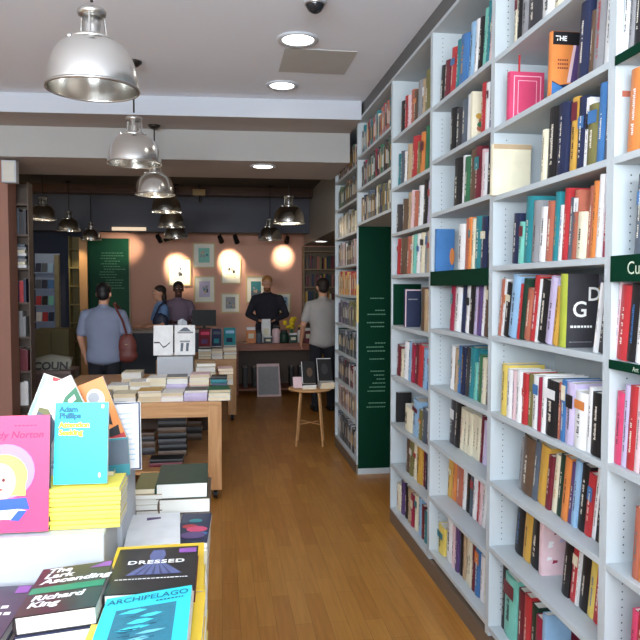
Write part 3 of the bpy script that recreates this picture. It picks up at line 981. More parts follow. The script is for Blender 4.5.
PP = pendant_proto(); PP['fresh'] = 1
c = atY(93, 90, 2.86); pendant(PP, (c.x, c.y, c.z), CZ, 'largest silver dome pendant lamp, nearest the camera')
c = atY(134.5, 164, 4.80); pendant(PP, (c.x, c.y, c.z), CZ, 'silver dome pendant lamp second in the aisle row, before the beam')
c = atY(155, 195, 5.98); pendant(PP, (c.x, c.y, c.z), 2.951, 'silver dome pendant lamp third in the row, hung from the beam', .92)
c = atY(166.5, 212, 8.3); pendant(PP, (c.x, c.y, c.z), CZ, 'dark looking pendant lamp fourth in the row, just below the third', .97)
c = atY(171.5, 227, 9.4); pendant(PP, (c.x, c.y, c.z), CZ, 'dim pendant lamp fifth in the row, under the fourth', 1)
c = atY(176, 238, 10.4); pendant(PP, (c.x, c.y, c.z), CZ, 'last and lowest looking pendant of the aisle row, by the pink wall', 1)
c = atY(43, 219.5, 9.6); pendant(PP, (c.x, c.y, c.z), CZ, 'dim pendant lamp above the card rack, leftmost in the back room', .95)
c = atY(69, 231, 10.3); pendant(PP, (c.x, c.y, c.z), CZ, 'dim pendant lamp between two others near the blue wall', .9)
c = atY(91, 240, 10.8); pendant(PP, (c.x, c.y, c.z), CZ, 'dim pendant lamp in front of the green text board', .85)
c = atY(289, 223.5, 7.8); pendant(PP, (c.x, c.y, c.z), CZ, 'dim pendant lamp on the right, above the dark-jumpered person', 1)
c = atY(270, 240, 10.3); pendant(PP, (c.x, c.y, c.z), CZ, 'small dim pendant lamp behind the right-hand one, by the track spots', 1)
# wall speaker
T = thing('wall_speaker', 'small pale loudspeaker high on the left pillar', 'speaker', (-1.775, 6.35, 2.49))
b = MB(); b.box(-.06, -.10, 0, .06, -.012, .19, M_WHITE2); b.build('cabinet', T, bevel=.006)
b = MB(); b.box(-.048, -.104, .01, .048, -.1005, .18, mat('pale_grille', (196, 192, 182))); b.build('grille', T)
b = MB(); b.box(-.02, -.012, .05, .02, -.0005, .14, M_SMOKE); b.build('bracket', T)

# track rail and spot heads
TR = thing('light_track', 'black lighting track rail running along the top of the pink wall', 'light track', (0, 11.42, 2.5))
b = MB(); b.box(-1.7, -.02, -.03, 1.36, .02, 0, M_BLACK); b.build('rail', TR)
b = MB()
for x in (-1.5, -.4, .7, 1.3):
    b.rod((x, 0, 0), (x, 0, .598), .006, M_BLACK, n=8)
b.build('hanger', TR)
spots = [(159, 'left of the bright glare picture', 178, 268, 1), (168.5, 'second from the left, close beside another', 118, 250, .6), (220.5, 'above the bright glare print', 230, 262, 1), (236, 'right of the centre prints', 256, 300, .2), (287, 'far right, over the bare pink wall', 283, 256, .6)]
for px, lab, tx, ty, pw in spots:
    c = atY(px, 234, 11.42)
    tgt = atY(tx, ty, 12.0)
    T = thing('track_spotlight', f'black track spotlight {lab}', 'spotlight', (c.x, 11.42, 2.47), 0, 'black spotlights on the track')
    b = MB(); b.rod((0, 0, 0), (0, 0, -.07), .008, M_BLACK, n=8); b.build('stem', T)
    d = (tgt - Vector((c.x, 11.42, 2.38))).normalized()
    p = Vector((0, 0, -.09))
    b = MB(); b.rod(p - d * .07, p + d * .07, .036, M_BLACK, .045, n=16); b.build('head', T)
    b = MB(); b.rod(p + d * .0705, p + d * .073, .036, M_SPOT, n=16); b.build('lens', T)
    l = bpy.data.lights.new('spot_lamp', 'SPOT'); l.energy = 150 * pw; l.color = (1, .82, .58); l.spot_size = D2R(46); l.spot_blend = 1.0; l.shadow_soft_size = .03
    lo = bpy.data.objects.new('spot_lamp', l); COL.objects.link(lo)
    lo.location = Vector((c.x, 11.42, 2.38)) + d * .09
    lo.rotation_euler = d.to_track_quat('-Z', 'Y').to_euler()
# pale lit edge over the green board, small brass junction box on the dark ceiling
b = MB(); p0, p1 = atY(112, 229, 10.98), atY(146, 229, 10.98)
b.box(p0.x, 10.965, p0.z - .02, p1.x, 10.999, p0.z + .03, mat('pale_batten', (236, 220, 196), emit=(255, 225, 190, .8)))
tag(b.build('batten_light'), 'short pale lit batten fixed above the green text board', 'light fitting')
T = thing('ceiling_brass_box', 'small brass box hanging under the dark back ceiling', 'box', (atY(199, 185, 10.3).x, 10.3, 2.93))
b = MB(); b.box(-.09, -.06, 0, .09, .06, .09, mat('dull_brass', (150, 124, 84), rough=.4, metal=.3)); b.build('housing', T)
b = MB(); b.rod((0, 0, .09), (0, 0, .169), .01, M_SMOKE); b.build('stem', T)
b = MB(); b.rod((0.02, -.03, 0), (0.02, -.03, -.1), .022, M_SMOKE); b.build('spot_barrel', T)

# ------------------------------------------------------------------ framed prints on the pink wall
pics = [((193, 243, 215, 268), 'framed print high on the pink wall, small dark figure on pale paper', 0), ((194, 276, 215, 303), 'framed print with grey figure directly below another', 1),
        ((221, 259, 241, 284), 'framed print washed out by the spotlight glare in the middle', 2), ((221, 293, 240, 313), 'framed print with pale landscape below the glaring one', 3),
        ((246, 276, 266, 303), 'framed print with teal picture beside the dark-jumpered person', 4), ((168, 258, 191, 286), 'framed print bleached by the brightest spotlight, above two people', 5),
        ((277, 293, 291, 313), 'pale framed print half hidden behind the dark-jumpered person', 6)]
for (x0, y0, x1, y1), lab, k in pics:
    A, B = atY(x0, y1, 11.98), atY(x1, y0, 11.98)
    w, h = B.x - A.x, B.z - A.z
    T = thing('framed_print', lab, 'picture', (A.x, 11.999, A.z), 0, 'framed prints on the pink wall')
    b = MB(); f = .022
    b.box(0, -.025, 0, w, 0, f, M_GILT); b.box(0, -.025, h - f, w, 0, h, M_GILT); b.box(0, -.025, f, f, 0, h - f, M_GILT); b.box(w - f, -.025, f, w, 0, h - f, M_GILT); b.build('frame', T)
    b = MB(); b.box(f, -.012, f, w - f, -.001, h - f, M_MOUNT); b.build('mount', T)
    b = MB()
    Q = lambda u0, v0, u1, v1, m, e=0: b.face([(w * u0, -.0125 - e, h * v0), (w * u1, -.0125 - e, h * v0), (w * u1, -.0125 - e, h * v1), (w * u0, -.0125 - e, h * v1)], m)
    base = C(['mint', 'lavender', 'cream', 'grey', 'slate', 'cream', 'lightblue'][k])
    Q(.25, .22, .75, .8, base)
    if k == 4: Q(.25, .45, .75, .8, C('teal'), .0004)
    for g in range(5):
        u, v = rr.uniform(.3, .6), rr.uniform(.28, .6)
        Q(u, v, u + rr.uniform(.06, .14), v + rr.uniform(.05, .15), C(rr.choice(['teal', 'slate', 'grey', 'black', 'tan'])), .0006 + g * .0002)
    b.build('print', T)

# ------------------------------------------------------------------ tables
def table(name, label, x0, x1, y0, y1, ztop, leg=.1, wm=M_OAK, wv=M_OAKV, caster=True, low=None, apron=.085, backing=False):
    T = thing(name, label, 'table', ((x0 + x1) / 2, (y0 + y1) / 2, 0))
    hx, hy = (x1 - x0) / 2, (y1 - y0) / 2
    b = MB(); b.box(-hx, -hy, ztop - .03, hx, hy, ztop, wm); b.build('table_top', T, bevel=.003)
    b = MB()
    e = .006
    b.box(-hx + leg, -hy + e, ztop - .03 - apron, hx - leg, -hy + e + .022, ztop - .03, wm); b.box(-hx + leg, hy - e - .022, ztop - .03 - apron, hx - leg, hy - e, ztop - .03, wm)
    b.box(-hx + e, -hy + leg, ztop - .03 - apron, -hx + e + .022, hy - leg, ztop - .03, wm); b.box(hx - e - .022, -hy + leg, ztop - .03 - apron, hx - e, hy - leg, ztop - .03, wm)
    b.build('apron', T)
    zb = .075 if caster else 0
    for sx in (-1, 1):
        for sy in (-1, 1):
            b = MB(); b.box(sx * hx, sy * hy, zb, sx * (hx - leg), sy * (hy - leg), ztop - .03, wv); L = b.build('leg', T, bevel=.003)
            if caster:
                b = MB(); cx, cy = sx * (hx - leg / 2), sy * (hy - leg / 2)
                b.rod((cx - .014, cy, .034), (cx + .014, cy, .034), .034, M_BLACK, n=18); b.box(cx - .022, cy - .02, .034, cx - .016, cy + .02, zb, M_SMOKE); b.box(cx + .016, cy - .02, .034, cx + .022, cy + .02, zb, M_SMOKE); b.box(cx - .022, cy - .02, zb - .006, cx + .022, cy + .02, zb, M_SMOKE)
                b.build('caster', L)
    if low:
        b = MB(); b.box(-hx + .004, -hy + .004, low - .025, hx - .004, hy - .004, low, wm); b.build('lower_shelf', T)
    if backing:
        b = MB(); b.box(-hx + leg, hy - .05, (low or 0) + .001, hx - leg, hy - .03, ztop - .03 - apron, mat('under_table_shade', (78, 60, 48))); b.build('back_panel', T)  # added dark sheet standing in for the shade under the table
    return T


table('display_table', 'front book display table, almost hidden under piles of books', -1.35, -.07, .95, 2.60, .75)
table('display_table', 'oak display table on casters in mid aisle with books on lower shelf', -1.35, 0.005, 5.18, 6.95, .745, low=.235)
table('display_table', 'oak table behind the mid aisle one carrying slanted dark books', -.75, .185, 8.25, 9.2, .74)
table('display_counter', 'red-brown wooden table near the pink wall crowded with small goods', .2, 1.45, 10.15, 10.75, .765, leg=.06, wm=M_REDWOOD, wv=M_REDWOOD, caster=False, low=.10, apron=.07, backing=True)

# ------------------------------------------------------------------ stacks
rs = random.Random(33)


def lay(name, x, y, z, w, h, t, rz, col, label, group=None, hard=None, spine=None, back=None):
    """lying book, (x, y) is the middle of its near edge"""
    o = book(name, w, h, t, C(col) if isinstance(col, str) else col, label, 'book', group, hard=hard, spine=spine, back=back)
    o.rotation_euler = (0, 0, rz)
    v = Matrix.Rotation(rz, 3, 'Z') @ Vector((w / 2, 0, 0))
    o.location = (x - v.x, y - v.y, z)
    return o


AGED = [PAGES, mat('page_edges_cream', (226, 214, 186), rough=.8), mat('page_edges_tan', (208, 190, 158), rough=.8), mat('page_edges_grey', (216, 212, 206), rough=.8)]


def stack(x, y, z, cols, where, w=.14, h=.21, t=.03, jit=.05, group=None, name='stacked_book', turn=0.0, spine=()):
    """pile of lying books; cols bottom to top; 'W' prefix = page edges face the aisle"""
    n = len(cols)
    for i, cdef in enumerate(cols):
        tt = t
        if ':' in cdef:
            cdef, q = cdef.split(':'); tt = float(q)
        pos = 'top' if i == n - 1 else 'bottom' if i == 0 else ORD[n - i] + ' from top'
        if n == 1: pos = 'single'
        lab = f"{cname(cdef)} {'lying book' if n == 1 else pos + ' book'} {where}"
        rz = turn + rs.uniform(-jit, jit)
        xx, yy = x + rs.uniform(-.004, .004), y + rs.uniform(-.006, .006)
        if i in spine or -1 in spine:      # spine towards the aisle
            o = book(name, h * .7, w, tt, C(cdef), lab, 'book', group)
            o.rotation_euler = (0, 0, PI / 2 + rz)
            o.location = (xx + w / 2, yy, z)
        else:
            o = lay(name, xx, yy, z, w * rs.uniform(.97, 1), h * rs.uniform(.97, 1), tt, rz, cdef, lab, group)
        o.children[0].data.materials[0] = AGED[rs.randrange(4)]
        z += tt + .0004
    return z


ST = 'book piles on the mid aisle table'
Yt, Zt = 5.2, .7455


def tx(px, Y):
    return atY(px, 395, Y).x


# front row, left to right
stack(tx(100, Yt + .05), Yt + .02, Zt, ['white:.04', 'tan:.03'], 'pile left of the tan-topped pile, mid table front edge', w=.15, group=ST)
stack(tx(125, Yt + .05), Yt + .02, Zt, ['white:.034', 'cream:.03'], 'pile second from left on mid table front edge', w=.16, group=ST)
stack(tx(150, Yt + .05), Yt + .02, Zt, ['cream:.036', 'tan:.034', 'gold:.012'], 'pile with golden cover, mid table front edge', w=.17, group=ST)
stack(tx(173, Yt + .05), Yt + .02, Zt, ['palepink:.036', 'white:.03'], 'pale pile in the middle of mid table front edge', w=.165, group=ST)
stack(tx(196, Yt + .05), Yt + .02, Zt, ['lavender:.062', 'charcoal:.018'], 'lavender pile on mid table front edge', spine=(0,), w=.172, group=ST)
stack(tx(219.5, Yt + .05), Yt + .02, Zt, ['white:.030', 'white:.026', 'green:.026'], 'white and green pile at mid table right corner', w=.165, group=ST)
# second row
Y2 = 5.5
stack(tx(118, Y2), Y2, Zt, ['cream:.05', 'white:.04'], 'pile behind the second front pile of mid table', w=.16, group=ST)
stack(tx(140, Y2), Y2, Zt, ['cream:.05', 'tan:.03', 'white:.034'], 'pile just behind the golden-covered one', w=.16, group=ST)
stack(tx(156, Y2), Y2 + .02, Zt, ['tan:.05', 'cream:.03', 'white:.06'], 'pale pile below the white display plinth', w=.15, group=ST)
stack(tx(177, Y2), Y2 + .02, Zt, ['lavender:.045', 'lavender:.045', 'white:.04', 'slate:.014'], 'lavender pile below the white display plinth', spine=(0, 1), w=.165, group=ST)
stack(tx(200, Y2), Y2, Zt, ['orange:.045', 'orange:.034', 'palepink:.030', 'white:.028', 'palepink:.026'], 'tall orange and white pile on mid table', spine=(0,), w=.155, group=ST)
stack(tx(219, Y2), Y2, Zt, ['olive:.06', 'navy:.032', 'teal:.03', 'black:.022'], 'dark pile beside the orange one', spine=(-1,), w=.125, group=ST)
Y3 = 5.9
stack(tx(132, Y3), Y3, Zt, ['tan:.05', 'white:.04', 'cream:.05'], 'pile behind the pale piles, left on mid table', w=.16, group=ST)
stack(tx(206, Y3 + .1), Y3 + .15, Zt, ['tan:.06', 'cream:.05', 'olive:.05', 'tan:.03'], 'olive and tan pile behind the tall orange pile', w=.17, group=ST)
stack(tx(226, Y3 + .1), Y3 + .15, Zt, ['cream:.05', 'tan:.04', 'terracotta:.03', 'palepink:.02'], 'warm coloured pile at mid table far corner', w=.13, group=ST)
# white plinth with two face-out books
PL0, PL1 = atY(157, 357, 6.35), atY(193, 373, 6.35)
b = MB(); b.box(PL0.x, 6.35, Zt, PL1.x, 6.75, PL0.z, M_WHITE2)
o = tag(b.build('display_plinth', bevel=.003), 'white box plinth on the mid aisle table under two white books', 'plinth')
zt = PL0.z + .0005
for k, (a, c_, lab) in enumerate(((154, 173, 'white display book with black zigzag line, standing on the plinth'), (175, 195, 'white display book with grey picture of two legs, right on plinth'))):
    A, B = atY(a, 355, 6.45), atY(c_, 326, 6.45)
    w, h = B.x - A.x, 0.275
    o = book('display_book', w, h, .025, C('white'), lab, 'book', 'white display books on the plinth')
    orient(o, (1, 0, 0), (0, .2, 1), (A.x, 6.42, zt + .006))
    b = MB()
    if k == 0:
        pts = [(0.02, .4), (.3, .4), (.5, .24), (.62, .27), (.85, .4)]
        for (u, v), (u2, v2) in zip(pts, pts[1:]):
            b.poly([(w * u, h * v), (w * u2, h * v2), (w * u2, h * v2 + .012), (w * u, h * v + .012)], .0256, C('black'))
    else:
        b.rect(w * .15, h * .72, w * .9, h * .78, .0256, C('grey')); b.poly([(w * .2, h * .79), (w * .8, h * .79), (w * .6, h * .92), (w * .45, h * .92)], .0256, C('slate'))
        for u in (.28, .55):
            b.poly([(w * u, h * .12), (w * (u + .12), h * .12), (w * (u + .16), h * .4), (w * (u + .02), h * .4)], .0256, C('slate'))
        b.rect(w * .25, h * .42, w * .75, h * .48, .0256, C('grey'))
    b.build('cover_picture', o)
# small white sign cards above these books
T = thing('page_marker_stand', 'open white pamphlet standing behind the two white display books', 'pamphlet', (atY(182, 320, 6.65).x, 6.62, zt))
b = MB(); b.box(-.05, 0, 0, .05, .09, .02, M_WHITE2); b.build('base', T)
b = MB(); b.hull([(-.04, .03, .02), (0, .04, .02), (0, .044, .02), (-.04, .034, .02)], [(-.04, .06, .31), (0, .05, .33), (0, .054, .33), (-.04, .064, .31)], M_WHITE2); b.build('leaf', T)
b = MB(); b.hull([(0.002, .04, .02), (.045, .03, .02), (.045, .034, .02), (.002, .044, .02)], [(.002, .05, .33), (.045, .06, .30), (.045, .064, .30), (.002, .054, .33)], M_WHITE2); b.build('leaf', T)

# lower shelf of the mid table
LS = 'books on the mid table lower shelf'
stack(tx(172, 5.6), 5.6, .2355, ['brown:.05', 'black:.05', 'charcoal:.045', 'black:.05', 'brown:.045', 'black:.05', 'charcoal:.03'], 'dark tall pile on the mid table lower shelf', spine=(-1,), w=.22, group=LS)
stack(tx(165, 5.3), 5.3, .2355, ['maroon:.03', 'black:.025'], 'low pile on the mid table lower shelf front', spine=(-1,), w=.25, group=LS)
stack(tx(190, 6.2), 6.2, .2355, ['brown:.06', 'charcoal:.06', 'brown:.05'], 'brown pile deep on the mid table lower shelf', spine=(-1,), w=.2, group=LS)
stack(tx(144, 5.7), 5.7, .2355, ['charcoal:.06', 'brown:.05', 'charcoal:.04', 'brown:.03'], 'grey-brown pile left on the mid table lower shelf', spine=(-1,), w=.16, group=LS)
b = MB(); b.box(-1.2, 6.6, .236, -.12, 6.62, .63, mat('under_table_shade', (78, 60, 48)))  # added dark board paints the dim space beneath the table top
tag(b.build('shade_board'), 'added dark board giving shade behind the piles under the mid table', 'board')

# third table: slanted dark books in front of piles
ST3 = 'books on the table behind the mid one'
for k, (a, c_, col, lab) in enumerate(((199, 211, 'maroon', 'maroon book slanted on display, leftmost on the third table'), (212, 222, 'navy', 'navy book slanted on display, middle of the third table'), (224, 236, 'teal', 'teal book slanted on display, right on the third table'))):
    A, B = atY(a, 352, 8.4), atY(c_, 325, 8.4)
    w = B.x - A.x
    zs = stack((A.x + B.x) / 2, 8.3, .7405, [['slate:.03', 'grey:.03', 'white:.03', 'slate:.03'], ['white:.035', 'grey:.03', 'white:.03', 'slate:.03'], ['cream:.05', 'maroon:.03', 'pink:.02', 'white:.035']][k], f'pile under the slanted {col} book', w=w + .01, group=ST3)
    o = book('slanted_book', w, .24, .022, C(col), lab, 'book', ST3, back=C('white'))
    orient(o, (1, 0, 0), (0, .55, .85), (A.x, 8.36, zs + .014))
    b = MB(); b.rect(w * .15, .16, w * .85, .2, .0226, C(['pink', 'slate', 'lightblue'][k])); b.rect(w * .2, .04, w * .7, .1, .0226, C(['purple', 'teal', 'navy'][k])); b.rect(w - .008, .002, w - .001, .238, .0228, C('grey')); b.build('cover_picture', o)
stack(atY(222, 366, 8.28).x - .42, 8.3, .7405, ['tan:.04', 'cream:.04', 'white:.03'], 'pale pile at the third table left part', w=.17, group=ST3)

# ------------------------------------------------------------------ foreground piles
FG = 'books on the front display table'
ZF = .7505
# white plinth
b = MB(); b.box(-.95, 1.66, ZF, -.275, 1.865, 1.018, M_WHITE2)
tag(b.build('display_plinth', bevel=.004), 'big white box plinth on the front table under the yellow books', 'plinth')
zp = 1.0185
# nine yellow books, spines to us
yellow = mat('cover_lemon', (240, 226, 96), rough=.45, var=.03)
yspine = mat('cover_lemon_spine', (242, 228, 112), rough=.45, var=.03)
z = zp
n = 9
names9 = ['bottom', 'eighth from top', 'seventh from top', 'sixth from top', 'fifth from top', 'fourth from top', 'third from top', 'second from top', 'top']
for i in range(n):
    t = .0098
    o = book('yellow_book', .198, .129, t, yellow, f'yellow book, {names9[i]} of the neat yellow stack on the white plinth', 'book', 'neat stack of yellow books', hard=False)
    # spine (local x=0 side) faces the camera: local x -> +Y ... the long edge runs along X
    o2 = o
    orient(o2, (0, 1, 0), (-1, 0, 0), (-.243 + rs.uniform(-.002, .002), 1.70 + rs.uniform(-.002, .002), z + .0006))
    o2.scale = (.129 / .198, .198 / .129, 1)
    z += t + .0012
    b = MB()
    b.face([(-.0004, .0002, 0), (-.0004, .0002, .0014), (-.0004, .1288, .0014), (-.0004, .1288, 0)], mat('gap_shade_ochre', (176, 156, 62), var=0))  # darker line paints the shadow between the stacked spines
    ink = mat('pale_yellow_print', (206, 190, 90), var=0)
    b.face([(-.0006, .005, .004), (-.0006, .005, .0075), (-.0006, .012, .0075), (-.0006, .012, .004)], ink)
    for k in range(9):
        b.face([(-.0006, .05 + k * .006, .004), (-.0006, .05 + k * .006, .0075), (-.0006, .0535 + k * .006, .0075), (-.0006, .0535 + k * .006, .004)], ink)
    b.build('spine_title_and_shade', o2)
ZY = z
# cyan paperback standing on the yellow stack
cy = mat('cover_cyan', (36, 206, 226), rough=.38, var=.03)
A, B = atY(52.5, 487, 1.715), atY(105, 405, 1.715)
o = book('cyan_book', .126, .196, .016, cy, 'bright cyan paperback with yellow title standing on the yellow stack', 'book', FG, hard=False)
orient(o, (1, -.03, 0), (0, .18, 1), (A.x + .001, 1.735, ZY + .003))
TXN = mat('teal_lettering', (14, 96, 122), var=0)
TYL = mat('yellow_lettering', (240, 222, 40), var=0)
for s, y, m_ in (('Adam', .174, TXN), ('Phillips', .158, TXN), ('Attention', .136, TYL), ('Seeking', .118, TYL)):
    text_mesh('cover_lettering', s, .0185, m_, o, (.010, y, .0166), bold=.0012)
b = MB(); b.disc(.113, .186, .0035, .005, .0166, C('white')); b.disc(.108, .02, .003, .006, .0166, C('white')); b.build('publisher_mark', o)
# its support: small teal stand of books behind
stack(-.335, 1.80, ZY + .0, ['teal:.012'], 'behind the cyan paperback, on the yellow stack', w=.12, h=.03, jit=0, name='card_support')
# pink hardback
pk = mat('cover_bubblegum', (240, 62, 108), rough=.4, var=.03)
A = atY(50, 528, 1.715)
o = book('pink_book', .21, .272, .02, pk, 'bubblegum pink book with blonde cartoon face standing on the white plinth', 'book', FG, hard=True, back=C('charcoal'), spine=C('charcoal'))
W = .21
x0 = A.x - W
orient(o, (1, 0, 0), (-.035, .14, 1), (x0 + .004, 1.70, zp + .003))
T_ = .0206
b = MB()
lil = mat('art_lilac', (150, 130, 200), var=0); bl = mat('art_blonde', (244, 220, 96), var=0); sk = mat('art_peach', (240, 168, 150), var=0); bu = mat('art_blue', (44, 84, 190), var=0)
cx = .112
b.disc(cx, .142, .066, .064, T_ + .0002, lil); b.disc(cx - .004, .132, .054, .050, T_ + .0004, bl); b.rect(cx - .052, .085, cx + .046, .135, T_ + .0005, bl)
b.disc(cx - .012, .118, .036, .044, T_ + .0008, sk); b.rect(cx - .026, .075, cx + .004, .09, T_ + .0007, sk)
b.poly([(cx - .056, .062), (cx - .01, .078), (cx + .048, .080), (cx + .056, .052), (cx + .03, .054), (cx - .05, .05)], T_ + .0009, bu)
b.poly([(cx - .05, .05), (cx + .03, .054), (cx + .05, .05), (cx + .02, .03), (cx - .04, .032)], T_ + .001, C('white'))
b.poly([(cx + .012, .028), (cx + .032, .026), (cx + .05, .05), (cx + .03, .05)], T_ + .0011, bu)
b.disc(cx - .004, .122, .0035, .004, T_ + .001, C('maroon')); b.disc(cx - .028, .122, .0035, .004, T_ + .001, C('maroon')); b.disc(cx - .016, .10, .01, .003, T_ + .001, C('red'))
b.build('cover_picture', o)
text_mesh('cover_lettering', 'dy Norton', .024, mat('crimson_lettering', (170, 30, 90), var=0), o, (.092, .219, T_ + .0003), shear=.25)
b = MB()
for k in range(6):
    b.rect(.13 + k * .009, .247, .135 + k * .009, .2495, T_ + .0003, mat('crimson_lettering', (170, 30, 90)))
b.build('cover_small_print', o)

# books fanned behind the cyan one
def leaning(name, bl_px, br_px, tl_px, Y, h, t, cm, label, back=.12, z_lift=0):
    """upright book whose bottom edge runs bl->br (photo points), side up bl->tl, on plane depth Y"""
    A, B, Cc = atY(*bl_px, Y), atY(*br_px, Y), atY(*tl_px, Y)
    w = (B - A).length
    o = book(name, w, h or (Cc - A).length, t, cm, label, 'book', FG)
    ux = (B - A).normalized()
    up = (Cc - A).normalized()
    up = (up + Vector((0, back, 0))).normalized()
    orient(o, ux, up, A)
    return o, w, o.dimensions.y


# taller plinth behind, which carries the fan
b = MB(); b.box(-.80, 1.868, ZF, -.262, 2.16, 1.085, M_WHITE2)
tag(b.build('display_plinth', bevel=.004), 'taller white box plinth carrying the fanned books behind the cyan paperback', 'plinth')
T = thing('display_easel', 'grey book easel behind the cyan paperback on the taller plinth', 'stand', (-.36, 2.03, 1.0855))
b = MB(); b.box(-.16, 0, 0, .08, .12, .012, mat('grey_acrylic', (150, 156, 160), rough=.3)); b.build('base', T)
b = MB(); b.hull([(-.16, .06, .012), (.08, .06, .012), (.08, .072, .012), (-.16, .072, .012)], [(-.16, .09, .17), (.08, .09, .17), (.08, .102, .17), (-.16, .102, .17)], mat('grey_acrylic', (150, 156, 160))); b.build('back_rest', T)
o, w, h = leaning('fanned_book', (14, 452), (46, 462), (36, 372), 1.96, None, .012, C('cream'), 'book with blue spine edge and grey photo cover, leftmost of the fan')
b = MB(); tt = .0126
b.rect(0.001, .001, w * .12, h - .001, tt, C('lightblue')); b.rect(w * .12, .001, w * .22, h - .001, tt, C('white')); b.rect(w * .24, .001, w - .001, h * .55, tt, C('slate')); b.poly([(w * .24, h * .55), (w - .001, h * .5), (w - .001, h * .62), (w * .24, h * .6)], tt + .0003, C('olive')); b.rect(w * .3, h * .7, w * .95, h * .95, tt, C('palepink')); b.rect(w * .3, h * .95, w - .001, h - .001, tt + .0003, C('red'))
b.build('cover_picture', o)
o, w, h = leaning('fanned_book', (68, 447), (99, 432), (44, 388), 1.92, None, .012, C('white'), 'white book with green diagonal corner, tilted in the fan')
b = MB(); b.poly([(0.001, .001), (w - .001, .001), (w - .001, h * .80), (w * .6, h * .73), (0.001, h * .46)], tt, C('green')); b.poly([(w * .6, h * .58), (w * .85, h * .62), (w * .86, h * .70), (w * .62, h * .66)], tt + .0003, C('white')); b.poly([(w * .1, h * .95), (w - .001, h * .9), (w - .001, h - .001), (w * .1, h - .001)], tt, C('palepink')); b.build('cover_picture', o)
o, w, h = leaning('fanned_book', (102, 452), (129, 441), (79, 386), 1.94, None, .012, C('orange'), 'orange book with black and white figure picture, tilted in the fan')
b = MB(); b.disc(w * .5, h * .74, w * .3, h * .14, tt, C('white')); b.disc(w * .45, h * .76, w * .2, h * .08, tt + .0003, C('grey')); b.poly([(w * .6, h * .62), (w * .8, h * .6), (w * .72, h * .3), (w * .6, h * .34)], tt + .0004, C('black')); b.poly([(w * .25, h * .16), (w * .85, h * .14), (w * .9, h * .28), (w * .5, h * .26), (w * .3, h * .34)], tt + .0005, C('black')); b.rect(.001, .001, w - .001, h * .15, tt + .0002, C('red')); b.build('cover_picture', o)
o, w, h = leaning('fanned_book', (103, 477), (131, 474), (102, 440), 1.90, None, .012, C('teal'), 'teal and grey book partly hidden right of the cyan paperback')
b = MB(); b.rect(.001, h * .3, w - .001, h * .95, tt, C('slate')); b.build('cover_picture', o)
o, w, h = leaning('fanned_book', (108, 471), (142, 469), (108, 404), 2.0, None, .012, C('white'), 'white page-like cover with dark border, rightmost of the fan', back=.15)
b = MB()
for x0, y0, x1, y1 in ((w - .006, .001, w - .001, h - .001), (.001, h - .005, w - .001, h - .001), (.001, .001, w - .001, .005)):
    b.rect(x0, y0, x1, y1, tt, C('navy'))
for k in range(10):
    b.rect(w * .3, h * (.15 + .075 * k), w * rs.uniform(.7, .85), h * (.15 + .075 * k) + .002, tt, C('lightblue'))
b.build('cover_lettering', o)
# left dark book and the Lark stack
lk = mat('cover_soot', (34, 30, 34), rough=.35, var=.05)
NL, NR = atY(14, 619, 1.295), atY(97, 607, 1.295)          # near corners of the top cover
ww = NR.x - NL.x
hl = .218
roll = -math.atan2(NR.z - NL.z, ww)
midx = (NL.x + NR.x) / 2
ztop = min(NL.z, NR.z)
cols = (('purple', .030), ('navy', .034), ('slate', .036), ('maroon', .034), ('navy', .034))
z = ztop - .036 - sum(t for _, t in cols) - .0024
lay('piled_book', midx, 1.300, ZF, ww + .01, hl, z - ZF - .013, 0, 'cream', 'thick cream volume at the bottom of the pile under the dark green-banded title', FG, hard=True)
for i, (c_, t) in enumerate(cols + ((lk, .036),)):
    lab = f'{c_} hardback, {["sixth from top","fifth from top","fourth from top","third from top","second from top"][i]} in the pile under the dark green-banded title' if i < 5 else 'black hardback with white title and green band topping its pile'
    o = lay('piled_book', midx, 1.297 + (.004 if i % 2 else 0), z, ww, hl, t, 0, c_, lab, FG, hard=True)
    o.rotation_euler = (0, roll, 0)
    z += t + .0004
mid = Vector((midx, 1.297, 0))
t = o.dimensions.z
t = [v.co.z for v in o.data.vertices]; t = max(t)
k = hl / .225
for s, y in (('The', .196), ('Lark', .168), ('Ascending', .140), ('Richard', .062), ('King', .032)):
    text_mesh('cover_lettering', s, .0315, M_LETW, o, (.014, y * k, t + .0006), bold=.0012, sx=1.05 if s == 'Ascending' else 1.0, shear=.15)
b = MB(); b.rect(.002, .094 * k, ww - .002, .124 * k, t + .0005, mat('band_green', (42, 132, 96))); b.build('cover_band', o); b = MB(); b.poly([(.10, .198 * k), (ww - .002, .194 * k), (ww - .002, .222 * k), (.13, .222 * k)], t + .0005, mat('band_purple', (140, 84, 160)))
b.build('cover_flash', o)
# darker book at the left edge
z = ZF
for i, (c_, t) in enumerate((('navy', .035), ('charcoal', .035), ('white', .035), ('slate', .035), ('navy', .030), ('slate', .026))):
    lay('piled_book', mid.x - .188, mid.y + .02, z, .165, .24, t, 0.0, c_, f'{c_} hardback, {["bottom","fifth from top","fourth from top","third from top","second from top","top"][i]} of pile at the left frame edge', FG, hard=True)
    z += t + .0004
dk = bpy.data.objects[[o_.name for o_ in COL.objects if o_.get('label', '').startswith('slate hardback, top')][0]]
dk.data.materials.clear(); dk.data.materials.append(mat('cover_blue_black', (52, 52, 70), rough=.35))
dk['label'] = 'blue-black hardback with small white print topping the pile at left edge'
b = MB()
for r_ in range(2):
    x = .05
    while x < .145:
        l = rs.uniform(.006, .014); b.rect(x, .13 - r_ * .03, x + l,   .143 - r_ * .03, .0266, M_LETW); x += l + .004
b.build('cover_lettering', dk)
b = MB(); b.rect(.135, .20, .162, .235, .0266, mat('band_purple', (140, 84, 160))); b.build('cover_flash', dk)

